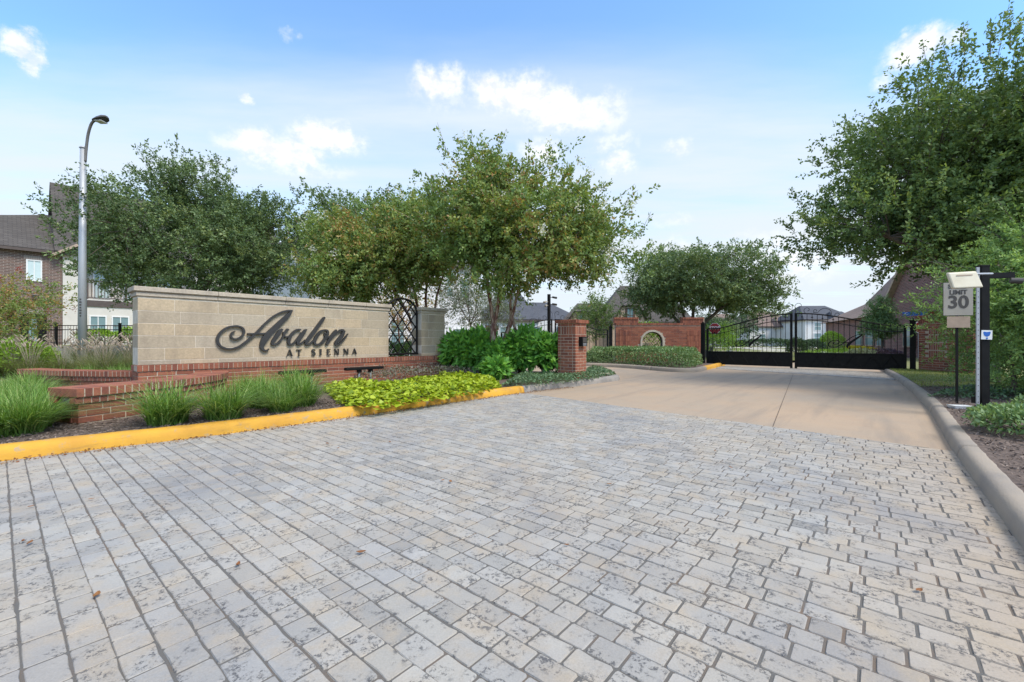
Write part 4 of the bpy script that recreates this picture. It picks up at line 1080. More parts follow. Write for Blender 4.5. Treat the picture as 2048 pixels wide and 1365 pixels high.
m = MB(); m.extr(octo(.222), .034, .0375); m.obj('plate', 'sign_red', ss)
put_text('STOP', .17, 'white_paint', (0, .031, .02), ss, sx=.95)
m = MB(); m.box(-.02, .02, .018, .030, -.20, -.14); m.obj('bracket', 'black_metal', ss)
s2 = thing('stop_sign', 'red sign with white rim half hidden behind the panelled brick wall', 'stop sign', (13.65, 14.55, BED), R(-35))
m = MB(); m.tube([(0, 0, 0), (0, 0, 1.62)], .022, 8); m.obj('sign_post', 'galvanised', s2)
m = MB(); m.extr([(x, z + 1.36) for x, z in octo(.2)], -.034, -.028); m.obj('border', 'white_paint', s2)
m = MB(); m.extr([(x, z + 1.36) for x, z in octo(.175)], -.038, -.0345); m.obj('plate', 'sign_red', s2)
put_text('STOP', .13, 'white_paint', (0, -.040, 1.36), s2)
s3 = thing('street_sign', 'blue street name sign showing above the panelled brick wall', 'street sign', (20.2, 21.6, BED), R(-30))
m = MB(); m.tube([(0, 0, 0), (0, 0, 2.35)], .03, 8); m.obj('sign_post', 'galvanised', s3)
m = MB(); m.box(-.62, .30, -.012, .012, 2.16, 2.36); m.obj('plate', 'sign_blue', s3)
m = MB(); m.box(.305, .80, -.012, .012, 2.16, 2.36); m.obj('plate', 'sign_red', s3)
put_text('C', .17, 'white_paint', (-.48, -.016, 2.26), s3)
# pole group on the right
bp = thing('camera_pole', 'black square pole with camera arm, small blue and white plate on it', 'pole', (6.17, 5.70, BED), R(-8))
m = MB(); m.box(-.044, .044, -.044, .044, 0, 1.87); m.obj('shaft', 'black_metal', bp)
m = MB(); m.box(-.048, .048, -.048, .048, 1.87, 1.89); m.obj('cap', 'black_metal', bp)
m = MB(); m.box(.045, .34, -.03, .03, 1.72, 1.79); arm = m.obj('camera_arm', 'black_metal', bp)
m = MB(); m.tube([(.26, -.06, 1.68), (.36, -.10, 1.665)], [.035, .04], 10); m.obj('camera', 'dark_paint', arm)
pl = thing('notice_plate', 'small white plate with blue emblem fixed on the black pole', 'plate', (6.157, 5.645, 1.08), R(-8))
m = MB(); m.extr([(-.065, -.058), (.06, -.062), (.064, .058), (-.058, .062)], -.006, 0); m.obj('plate', 'white_paint', pl)
m = MB(); m.extr([(-.042, .03), (-.034, .042), (0, .036), (.034, .042), (.042, .03), (.030, -.010), (0, -.026), (-.030, -.010)], -.0085, -.0065); m.obj('emblem', 'sign_blue', pl)
m = MB(); m.extr([(.012 * math.cos(t), -.044 + .011 * math.sin(t)) for t in np.linspace(0, 5.6, 8)], -.0085, -.0065); m.obj('emblem', 'sign_blue', pl)
gp_ = thing('steel_post', 'thin galvanised perforated post beside the black pole carrying the beige panel', 'post', (6.06, 5.66, BED), R(-8))
m = MB(); m.box(-.016, .016, -.008, .008, 0, 1.86); post_o = m.obj('shaft', 'galvanised', gp_)
for i in range(24):
    m = MB(); m.box(-.004, .004, -.0095, -.008, .1 + i * .072, .11 + i * .072); m.obj('hole', 'joint_dark', post_o)
sp = thing('speed_sign', 'speed limit 30 sign on a thin dark post partly covered by the beige panel', 'speed sign', (6.34, 6.2, BED), R(-14))
m = MB(); m.box(-.011, .011, -.011, .011, 0, 1.72); m.obj('sign_post', 'black_metal', sp)
m = MB(); m.box(-.172, .172, -.026, -.022, 1.265, 1.73); m.obj('plate', 'sign_white', sp)
m = MB(); m.box(-.178, .178, -.0215, -.0185, 1.259, 1.736); m.obj('border', 'dark_paint', sp)
m = MB(); m.box(-.13, .14, -.026, -.022, 1.09, 1.25); m.obj('small_plate', 'tan_trim', sp)
put_text('SPEED', .088, 'dark_paint', (0, -.028, 1.675), sp); put_text('LIMIT', .088, 'dark_paint', (0, -.028, 1.59), sp)
put_text('30', .25, 'dark_paint', (0, -.028, 1.445), sp)
tr = thing('antenna_panel', 'beige tilted plastic reader panel mounted above the speed limit sign', 'reader panel', (5.71, 5.52, 1.76), R(-8))
m = MB(); V = [(-.17, -.02, .105), (.15, -.02, .12), (.16, .04, .13), (-.16, .04, .115), (-.155, -.08, -.10), (.18, -.08, -.09), (.19, -.02, -.09), (-.145, -.02, -.10)]
m.add(V, [(0, 1, 5, 4), (1, 2, 6, 5), (2, 3, 7, 6), (3, 0, 4, 7), (0, 3, 2, 1), (4, 5, 6, 7)]); o = m.obj('housing', 'beige_plastic', tr, fixn=True); bv = o.modifiers.new('edge', 'BEVEL'); bv.width = .016; bv.segments = 2
m = MB(); m.add([(-.09, -.036, .075), (.09, -.036, .080), (.09, -.040, .066), (-.09, -.040, .061)], [(0, 1, 2, 3)]); m.obj('slot', 'tan_trim', tr)
m = MB(); m.tube([(.13, .02, .09), (.42, .10, .10)], .014, 8); m.obj('bracket', 'galvanised', tr)
fl = thing('ground_floodlight', 'small white floodlight housing on the mulch beside the black pole', 'floodlight', (5.90, 5.72, BED), R(-8))
m = MB(); m.prism([(-.11, -.05), (.10, -.05), (.10, .06), (-.11, .06)], .045, .055); m.add([(-.12, -.07, .055), (.10, -.06, .035), (.10, .06, .035), (-.12, .07, .055), (-.09, -.05, 0.0), (.085, -.045, .0), (.085, .045, .0), (-.09, .05, .0)], [(0, 1, 5, 4), (1, 2, 6, 5), (2, 3, 7, 6), (3, 0, 4, 7), (4, 5, 6, 7)]); m.obj('housing', 'white_paint', fl)
m = MB(); m.tube([(.10, 0, .02), (.16, .02, .012), (.2, .02, .06), (.2, .02, .10)], .007, 6); m.obj('cable', 'black_metal', fl)
m = MB(); m.box(.16, .21, .0, .05, .085, .17); m.obj('junction_box', 'black_metal', fl)
# posts seen under the feathery tree
# far camera pole behind the crape myrtle
cp = thing('camera_pole', 'slim black pole carrying several cameras behind the exit gate', 'pole', (1.36, 16.0, BED), 0)
m = MB(); m.tube([(0, 0, 0), (0, 0, 2.62)], .062, 8); m.obj('shaft', 'black_metal', cp)
for (dx, z, ln) in ((-.10, 2.34, .09), (.13, 2.5, .13), (.13, 2.25, .13), (-.08, 2.2, .06)):
    m = MB(); m.tube([(0, -.02, z), (dx, -.06, z)], .012, 6); m.tube([(dx * 1.05 - .01, -.03, z + .01), (dx * 1.05 + math.copysign(ln, dx), -.14, z - .03)], [.035, .04], 8); m.obj('camera', 'dark_paint' if dx > 0 else 'sign_white', cp)
# ---------------------------------------------------------------- street lamp
lp = thing('street_lamp', 'tall galvanised steel street lamp with curved arm beside the big oak', 'street lamp', (-11.85, 12.0, BED), 0)
m = MB(); m.tube([(0, 0, 0), (0, 0, 3.1), (.02, 0, 6.22)], [.104, .086, .066], 14); m.obj('pole', 'galvanised', lp, smooth=True)
m = MB(); m.tube([(.02, 0, 6.22), (.02, 0, 6.27)], [.09, .05], 12); m.obj('cap', 'galvanised', lp)
m = MB(); m.tube(catmull([(.075, -.0, 5.85), (.12, -.01, 6.25), (.20, -.04, 6.60), (.33, -.08, 6.86), (.46, -.10, 6.95)], 6), .033, 10); m.obj('arm', 'arm_grey', lp, smooth=True)
m = MB(); V = []; 
for i, (x, hw2, z0, z1) in enumerate([(.40, .05, 6.90, 6.98), (.47, .12, 6.90, 7.05), (.60, .16, 6.91, 7.09), (.72, .13, 6.96, 7.08), (.78, .05, 7.0, 7.05)]):
    V += [(x, -.10 - hw2, z0 + .02), (x, -.10, z1), (x, -.10 + hw2, z0 + .02), (x, -.10, z0)]
F = []
for i in range(4):
    for j in range(4): F.append((i * 4 + j, i * 4 + (j + 1) % 4, i * 4 + 4 + (j + 1) % 4, i * 4 + 4 + j))
F += [(0, 1, 2, 3), (19, 18, 17, 16)]; m.add(V, F); lum = m.obj('lamp_head', 'dark_paint', lp, fixn=True, smooth=False)
m = MB(); m.prism([(.50, -.20), (.70, -.20), (.70, 0.0), (.50, 0.0)], 6.885, 6.905); m.obj('lens', 'lens', lum)
for i in range(7):     # column of weathered, unreadable marks
    m = MB(); z = 2.02 - i * .075; hw3 = .022 + .006 * ((i * 5) % 3); m.add([(.034 - hw3 * .9, -.0985, z), (.034 + hw3 * .9, -.0915, z), (.034 + hw3 * .8, -.0915, z + .045), (.034 - hw3 * .8, -.0985, z + .042)], [(0, 1, 2, 3)]); m.obj('pole_mark', 'dark_paint', lp)
# ---------------------------------------------------------------- sign floodlights
def bar_light(label, s, out, ln):
    c = Vector((-5.872, 6.82, BED)) + Vector((WX[0], WX[1], 0)) * s + Vector((WX[1], -WX[0], 0)) * out
    g = thing('sign_floodlight', label, 'floodlight', c, WROT)
    m = MB(); m.extr([(-ln / 2, .30), (-ln / 2 + .01, .36), (ln / 2 - .01, .36), (ln / 2, .30)], -.07, .05); o = m.obj('housing', 'black_metal', g, fixn=True); bv = o.modifiers.new('edge', 'BEVEL'); bv.width = .012; bv.segments = 2
    m = MB(); m.add([(-ln / 2 + .03, .0505, .315), (ln / 2 - .03, .0505, .315), (ln / 2 - .03, .0505, .352), (-ln / 2 + .03, .0505, .352)], [(3, 2, 1, 0)]); m.obj('lens', 'lens', g)
    for x in (-ln * .13, ln * .18):
        m = MB(); m.tube([(x, 0, .0), (x, 0, .25)], .022, 8); m.obj('stand', 'galvanised', g)
        m = MB(); m.box(x - .035, x + .035, -.04, .04, .24, .31); m.obj('knuckle', 'black_metal', g)
bar_light('black bar floodlight on two stands before the sign base, clear of the grass clumps', 3.55, .62, .86)
bar_light('black bar floodlight half hidden behind the ornamental grass clumps', 2.25, .70, .86)
# ---------------------------------------------------------------- houses
def uvmesh(mb, name, mat, parent):
    """object with UVs in metres laid on each face along its own slope, for courses of brick or shingle"""
    m = mb.mesh(name, mat)
    bm = bmesh.new(); bm.from_mesh(m); bmesh.ops.recalc_face_normals(bm, faces=bm.faces); uv = bm.loops.layers.uv.new('UV')
    for f in bm.faces:
        n = f.normal; h = Vector((-n.y, n.x, 0)); h = h.normalized() if h.length > 1e-4 else Vector((1, 0, 0)); v = n.cross(h)
        for l in f.loops: l[uv].uv = (l.vert.co.dot(h), l.vert.co.dot(v))
    bm.to_mesh(m); bm.free(); return link(bpy.data.objects.new(name, m), parent)
def roof_hip(g, x0, x1, y0, y1, ze, zr, hl, hr, mat, yr=None, ov=.35, name='roof', fascia='brown_trim'):
    x0 -= ov; x1 += ov; y0 -= ov; y1 += ov; yr = (y0 + y1) / 2 if yr is None else yr
    a, b, c, d = (x0, y0, ze), (x1, y0, ze), (x1, y1, ze), (x0, y1, ze); e, f = (x0 + hl, yr, zr), (x1 - hr, yr, zr)
    m = MB(); m.add([a, b, c, d, e, f], [(0, 1, 5, 4), (1, 2, 5), (2, 3, 4, 5), (3, 0, 4), (0, 3, 2, 1)]); o = uvmesh(m, name, mat, g)
    k = MB(); k.box(x0 + .02, x1 - .02, y0 + .02, y0 + .06, ze - .18, ze - .005); k.box(x0 + .02, x0 + .06, y0 + .07, y1, ze - .18, ze - .005); k.box(x1 - .06, x1 - .02, y0 + .07, y1, ze - .18, ze - .005); k.obj('fascia', fascia, o)
    return o
def window(g, x0, x1, z0, z1, y, frame='white_paint', pane='pane', bars=(1, 1), d=.05):
    m = MB(); t = .06
    for (a, b, c, e) in ((x0, x1, z0, z0 + t), (x0, x1, z1 - t, z1), (x0, x0 + t, z0 + t, z1 - t), (x1 - t, x1, z0 + t, z1 - t)): m.box(a, b, y - d, y + .02, c, e)
    for i in range(1, bars[0] + 1 - 0):
        if bars[0] > 1 and i < bars[0]: xx = x0 + (x1 - x0) * i / bars[0]; m.box(xx - .02, xx + .02, y - d * .8, y + .02, z0 + t, z1 - t)
    if bars[1] > 1: zz = (z0 + z1) / 2; m.box(x0 + t, x1 - t, y - d * .7, y + .02, zz - .02, zz + .02)
    f = m.obj('window', frame, g)
    m = MB(); m.box(x0 + .03, x1 - .03, y - .012, y + .015, z0 + .03, z1 - .03); m.obj('pane', pane, f); return f
def wall(g, x0, x1, y0, y1, z0, z1, mat, name='wall'):
    m = MB(); m.box(x0, x1, y0, y1, z0, z1); return uvmesh(m, name, mat, g)
# terrace the houses stand on
tz = .78
o = sheet('terrace', [(-60, 17.9), (-13.4, 17.9), (-9.5, 27), (-24, 60), (-90, 60)], tz, 'soil_lawn')
hA = thing('brick_house', 'two storey house of brown brick and pale stucco with railed balcony and steep roof', 'house', (-25.83, 25.0, tz), WROT)
def zA(z): return z - tz
wall(hA, -9, 0, 0, 8, 0, zA(6.15), 'brick_brown')
for (a, b, z) in ((-1.45, -.75, 5.5), (-1.68, -.55, 2.5)):
    for i in range(int((b - a) / .085)):
        block('lintel_brick', 'brick_brown', .075, .03, .22, (a + i * .085, -.004, zA(z) + .005), 0, hA, bev=0)
window(hA, -1.40, -.80, zA(4.32), zA(5.5), -.005, pane='blind', bars=(2, 1))
m = MB(); m.box(-1.62, -.62, -.012, .01, 0, zA(2.5)); dr = m.obj('door', 'black_metal', hA)
m = MB(); m.box(-1.3, -1.0, -.03, -.013, .2, zA(2.2)); m.obj('door_pane', 'pane', dr)
lt = MB(); lt.box(-1.16, -1.04, -.16, -.04, zA(3.3), zA(3.52)); lt.prism([(-1.19, -.19), (-1.01, -.19), (-1.01, -.01), (-1.19, -.01)], zA(3.52), zA(3.56)); lt.obj('wall_lantern', 'dark_paint', hA)
roof_hip(hA, -9, 0, 0, 8, zA(6.1), zA(8.9), 8.9, .3, 'shingle_brown')
# stucco wing
wall(hA, .003, .95, -.10, 6, 0, zA(6.2), 'stucco')
wall(hA, .953, 6.2, .9, 6.01, 0, zA(6.2), 'stucco')
wall(hA, 6.2, 12, -.1, 6, 0, zA(6.2), 'stucco')
m = MB(); m.box(.955, 6.195, -.12, .895, zA(3.06), zA(3.42)); m.obj('balcony_slab', 'brown_trim', hA)
m = MB(); m.box(.955, 6.195, -.08, -.0, zA(3.425), zA(3.5)); m.obj('balcony_sill', 'stucco', hA)
m = MB(); m.box(.955, 6.195, -.09, -.03, zA(4.55), zA(4.62)); m.box(.955, 6.195, -.08, -.04, zA(3.56), zA(3.61)); rl_ = m.obj('railing', 'brown_trim', hA)
bm_ = MB(); bm_.box(-.018, .018, -.018, .018, 0, .94); bmesh_ = bm_.mesh('baluster', 'brown_trim')
for i in range(36):
    o = link(bpy.data.objects.new('baluster', bmesh_), hA); o.location = (1.05 + i * .145, -.06, zA(3.61))
for x in (1.0, 2.75, 4.5, 6.14):
    m = MB(); m.box(x - .05, x + .05, -.10, .0, zA(3.505), zA(4.7)); m.obj('post', 'brown_trim', hA)
window(hA, 1.35, 2.15, zA(3.6), zA(5.4), .895, bars=(2, 2), pane='blind'); window(hA, 2.7, 3.5, zA(3.6), zA(5.4), .895, bars=(2, 2), pane='blind'); window(hA, 4.2, 5.2, zA(3.6), zA(5.4), .895, bars=(2, 2), pane='blind')
# ground floor face under the balcony
wall(hA, .955, 6.195, -.05, .9, 0, zA(3.06), 'stucco')
for (a, b) in ((1.10, 1.86), (2.08, 2.90), (3.4, 4.3), (4.5, 5.4)): window(hA, a, b, zA(1.35), zA(2.52), -.055, pane='pane', bars=(2, 2)) 
# steep main roof, gable end to the left
m = MB(); ze, zr = zA(6.1), zA(10.75)
m.add([(-.35, -.45, ze), (12.4, -.45, ze), (12.4, 3.0, zr), (-.35, 3.0, zr), (-.35, 6.5, ze), (12.4, 6.5, ze)], [(0, 1, 2, 3), (3, 2, 5, 4), (0, 4, 5, 1)]); ro = uvmesh(m, 'roof', 'shingle_brown', hA)
m = MB(); m.extr([(0, 0)] * 0 + [], 0, 0) if False else None
m = MB(); m.add([(-.2, -.1, ze), (-.2, 6.1, ze), (-.2, 3.0, zr - .35)], [(0, 1, 2)]); uvmesh(m, 'gable', 'shingle_brown', hA)
# small stucco gable over the pillar bay
m = MB(); m.add([(-.45, -.55, zA(5.75)), (1.5, -.55, zA(7.1)), (3.4, -.55, zA(5.75)), (-.45, 2.0, zA(5.75)), (1.5, 2.0, zA(7.1)), (3.4, 2.0, zA(5.75)), (-.45, -.55, zA(5.9)), (1.5, -.55, zA(7.28)), (3.4, -.55, zA(5.9)), (-.45, 2., zA(5.9)), (1.5, 2., zA(7.28)), (3.4, 2., zA(5.9))],
  [(0, 1, 7, 6), (1, 2, 8, 7), (6, 7, 10, 9), (7, 8, 11, 10), (0, 3, 4, 1), (1, 4, 5, 2), (0, 6, 9, 3), (2, 5, 11, 8)]); uvmesh(m, 'gable_roof', 'tan_trim', hA)
m = MB(); m.extr([(.0, zA(6.2)), (3.0, zA(6.2)), (1.5, zA(7.12))], -.1, .5); m.obj('gable', 'stucco', hA, fixn=True)
# house B behind the crape myrtles
hB = thing('stucco_house', 'pale two storey stucco house behind the crape myrtles and grey olive tree', 'house', (-10.1, 21.9, BED), WROT)
wall(hB, 0, 12.2, 0, 8, 0, 6.0, 'stucco_white'); roof_hip(hB, 0, 12.2, 0, 8, 6.0, 8.8, 4, 4, 'shingle_brown')
for (x0_, x1_, z0_, z1_) in ((9.55, 10.25, .35, 1.75), (10.4, 11.05, .35, 1.75), (8.9, 9.5, 3.8, 5.2), (10.2, 11.0, 3.8, 5.2), (1.0, 2.0, .6, 2.2), (1.2, 2.2, 3.8, 5.2), (4.5, 5.5, 3.8, 5.2), (4.6, 5.6, .6, 2.2)):
    window(hB, x0_, x1_, z0_, z1_, -.005, bars=(1, 2))
# house C: slate grey roof beyond the exit gate
hC = thing('grey_roofed_house', 'white walled house with dark slate grey hipped roof beyond the exit gate', 'house', (-3.2, 42, BED), R(6))
wall(hC, 0, 10.2, 0, 11, 0, 2.9, 'stucco_white'); roof_hip(hC, 0, 5.6, 0, 11, 3.0, 6.1, 2.8, 1.2, 'shingle_dark'); roof_hip(hC, 5.2, 10.2, .8, 11, 3.02, 5.2, .6, 2.6, 'shingle_dark')
for (x0_, x1_) in ((5.2, 6.1), (7.6, 8.5), (2., 3.)): window(hC, x0_, x1_, .9, 2.3, -.005, bars=(1, 2))
for (x, y, z) in ((7.4, 3.4, 4.9), (5.3, 3.5, 5.2)):
    m = MB(); m.tube([(x, y, z - .8), (x, y, z + .35)], .06, 8); m.obj('vent_pipe', 'galvanised', hC)
# house D: half timbered gables
hD = thing('tudor_house', 'tan house with half timbered clipped gables and steep brown roof', 'house', (4.4, 36, BED), R(-4))
wall(hD, 0, 10.5, 1.0, 9, 0, 2.5, 'tudor_plaster'); roof_hip(hD, 3.0, 10.5, 1.0, 9, 2.5, 6.05, 2.7, 2.2, 'shingle_brown'); roof_hip(hD, 0, 3.6, 1.05, 8, 2.48, 4.4, 1.7, .3, 'shingle_brown')
def jerkin(x0, x1, y, z0, zs, zt, ze_off=.25):
    w_ = x1 - x0; k = w_ * .26
    m = MB(); m.extr([(x0, z0), (x1, z0), (x1, zs), (x1 - k, zt), (x0 + k, zt), (x0, zs)], y, y + .1); gb_ = m.obj('gable', 'tudor_plaster', hD, fixn=True)
    for (p, q) in (((x0, zs), (x0 + k, zt)), ((x1, zs), (x1 - k, zt)), ((x0 + k, zt), (x1 - k, zt)), ((x0, zs), (x1, zs)), ((x0 + w_ * .22, zs), (x0 + w_ * .22, zt - .3)), ((x1 - w_ * .22, zs), (x1 - w_ * .22, zt - .3)), ((x0 + w_ * .38, zs), (x0 + w_ * .38, zt)), ((x1 - w_ * .38, zs), (x1 - w_ * .38, zt))):
        m = MB(); m.tube([(p[0], y - .01, p[1]), (q[0], y - .01, q[1])], .06, 4); m.obj('timber', 'timber', gb_)
    window(hD, x0 + w_ * .40, x1 - w_ * .40, zs + .08, zt - .12, y - .02, frame='timber', bars=(2, 2))
    m = MB(); r0, r1 = (x0 - .2, zs - .15), (x0 + k, zt + .1); yb = y + 5
    m.add([(x0 - .25, y - .25, zs - .12), (x0 + k, y - .25, zt + .08), (x1 - k, y - .25, zt + .08), (x1 + .25, y - .25, zs - .12), (x0 - .25, yb, zs - .12), (x0 + w_ / 2, yb - 3.2, zt + .55), (x0 + w_ / 2, y + .5, zt + .5), (x1 + .25, yb, zs - .12)],
          [(0, 1, 6, 5), (0, 5, 4), (1, 2, 6), (2, 3, 7, 5), (2, 5, 6)]); uvmesh(m, 'gable_roof', 'shingle_brown', hD)
jerkin(.15, 2.35, 0., 0, 2.35, 3.3); jerkin(3.9, 6.75, .2, 0, 2.3, 3.75)
# house E: large brick house on the right
eA = Vector((22.3, 22, 0)); eB = Vector((31.9, 45, 0)); ed2 = eB - eA
hE = thing('wine_brick_house', 'large wine red brick house with sweeping brown roof behind the cone tree', 'house', (eA.x, eA.y, BED), math.atan2(ed2.y, ed2.x))
LE = ed2.length          # local x away along the facade, local y to the left: the house lies at y<0
wall(hE, -9, LE - 2, -9, 0, 0, 2.7, 'brick_wine')
m = MB(); ze = 2.75; m.add([(-9.5, .45, ze), (LE - 1.6, .45, ze - .1), (LE - 1.6, -9.5, ze), (-9.5, -9.5, ze), (-6, -4.5, 7.2), (19, -4.5, 7.2), (21.2, -2.6, 4.3), (21.2, -6.4, 4.3)], [(0, 1, 6), (0, 6, 5, 4), (1, 2, 7, 6), (2, 3, 7), (3, 4, 5, 7), (3, 0, 4), (6, 7, 5), (0, 3, 2, 1)]); uvmesh(m, 'roof', 'shingle_tan', hE)
def e_gable(x0, x1, y, zt, nm):
    mm = MB(); mm.add([(x0, y, 0), (x1, y, 0), (x1, y, 2.7), ((x0 + x1) / 2, y, zt), (x0, y, 2.7), (x0, y - 3, 0), (x1, y - 3, 0), (x1, y - 3, 2.7), ((x0 + x1) / 2, y - 3, zt), (x0, y - 3, 2.7)], [(0, 1, 2, 3, 4), (1, 6, 7, 2), (0, 4, 9, 5)]); uvmesh(mm, 'gable', 'brick_wine', hE)
    xm = (x0 + x1) / 2; o_ = .35; sl = (zt - 2.7) / ((x1 - x0) / 2)
    mm = MB(); za = 2.7 - o_ * sl
    mm.add([(x0 - o_, y + .3, za), (xm, y + .3, zt), (x1 + o_, y + .3, za), (x0 - o_, y - 5, za), (xm, y - 5, zt), (x1 + o_, y - 5, za), (x0 - o_, y + .3, za + .22), (xm, y + .3, zt + .24), (x1 + o_, y + .3, za + .22), (x0 - o_, y - 5, za + .22), (xm, y - 5, zt + .24), (x1 + o_, y - 5, za + .22)],
           [(0, 1, 7, 6), (1, 2, 8, 7), (0, 6, 9, 3), (2, 5, 11, 8), (0, 3, 4, 1), (1, 4, 5, 2)]); mm.obj('barge_board', 'tan_trim', hE, fixn=True)
    mm = MB(); mm.add([(x0 - o_, y + .28, za + .225), (xm, y + .28, zt + .245), (x1 + o_, y + .28, za + .225), (x0 - o_, y - 5, za + .225), (xm, y - 5, zt + .245), (x1 + o_, y - 5, za + .225)], [(0, 1, 4, 3), (1, 2, 5, 4)]); uvmesh(mm, 'gable_roof', 'shingle_tan', hE)
e_gable(-6.0, 5.6, .9, 7.6, 'a')
for (a, b) in ((8.6, 9.8), (10.3, 12.0), (12.6, 14.2), (1.5, 3.0)): window(hE, a, b,   .55, 1.75, .03 if a > 6 else .93, frame='tan_trim', bars=(1, 2), d=-.05)
# far row of houses across the lawn
def far_house(label, x, y, wd, dp, eave, ridge, wallm, roofm, rot=0., two=False, gab=False, name='white_house'):
    g = thing(name, label, 'house', (x, y, BED), R(rot), 'houses across the far lawn')
    wall(g, 0, wd, 0, dp, 0, eave, wallm); roof_hip(g, 0, wd, 0, dp, eave, ridge, wd * .3, wd * .25, roofm)
    n = max(2, int(wd / 3.2))
    for i in range(n):
        xx = wd * (i + .5) / n
        window(g, xx - .55, xx + .55, .8, 2.1, -.01, bars=(1, 2))
        if two: window(g, xx - .5, xx + .5, eave - 1.7, eave - .5, -.01, bars=(1, 2))
    if gab: wall(g, wd * .52, wd * .86, -1.2, .0, 0, eave * .98, wallm, 'porch_wall'); roof_hip(g, wd * .50, wd * .88, -1.2, 3, eave * .98, ridge * .82, wd * .12, wd * .12, roofm, name='porch_roof')
far_house('white far house with brown roof left of the bigger white house across the lawn', 40, 86, 6.5, 10, 3.6, 6.6, 'stucco_white', 'shingle_tan', 0)
far_house('wide white far house with large dark brown roof, seen through the left gate leaf', 40.5, 74, 8.4, 10, 3.4, 6.2, 'stucco_white', 'shingle_tan', 0, False, True)
far_house('white far house with grey roof and upper porch, seen through the right gate leaf', 44.5, 66, 7, 10, 4.2, 6.6, 'stucco_white', 'shingle_dark', -6, True, True)
far_house('pale far house with dark roof glimpsed left of the stop sign', 29, 84, 7, 9, 3.2, 5.6, 'stucco_white', 'shingle_dark', 4)
# little things beyond the gate
hy = thing('fire_hydrant', 'pale fire hydrant on the lawn behind the entrance gate', 'hydrant', (12.6, 25.2, BED))
m = MB(); m.tube([(0, 0, 0), (0, 0, .05), (0, 0, .06), (0, 0, .42), (0, 0, .44), (0, 0, .47), (0, 0, .56), (0, 0, .60)], [.14, .14, .09, .09, .12, .12, .07, .02], 12); m.obj('barrel', 'galvanised', hy, smooth=False)
for sx in (-1, 1):
    m = MB(); m.tube([(sx * .08, 0, .33), (sx * .16, 0, .33)], .045, 10); m.obj('nozzle', 'galvanised', hy)
pb = thing('utility_pedestal', 'dark utility pedestal box on the lawn behind the stop sign gate', 'utility box', (10.9, 24.2, BED), R(10))
m = MB(); m.box(-.2, .2, -.16, .16, 0, .55); m.obj('cabinet', 'dark_paint', pb); m = MB(); m.prism([(-.23, -.19), (.23, -.19), (.23, .19), (-.23, .19)], .555, .60); m.obj('lid', 'dark_paint', pb)
pot = thing('stone_urn', 'pale stone planter seen through the arched opening', 'planter', (6.25, 21.6, BED))
m = MB(); m.prism([(-.42, -.3), (.42, -.3), (.42, .3), (-.42, .3)], 0, .70); m.obj('box', 'coping', pot); m = MB(); m.prism([(-.47, -.35), (.47, -.35), (.47, .35), (-.47, .35)], .70, .79); m.obj('rim', 'coping', pot)
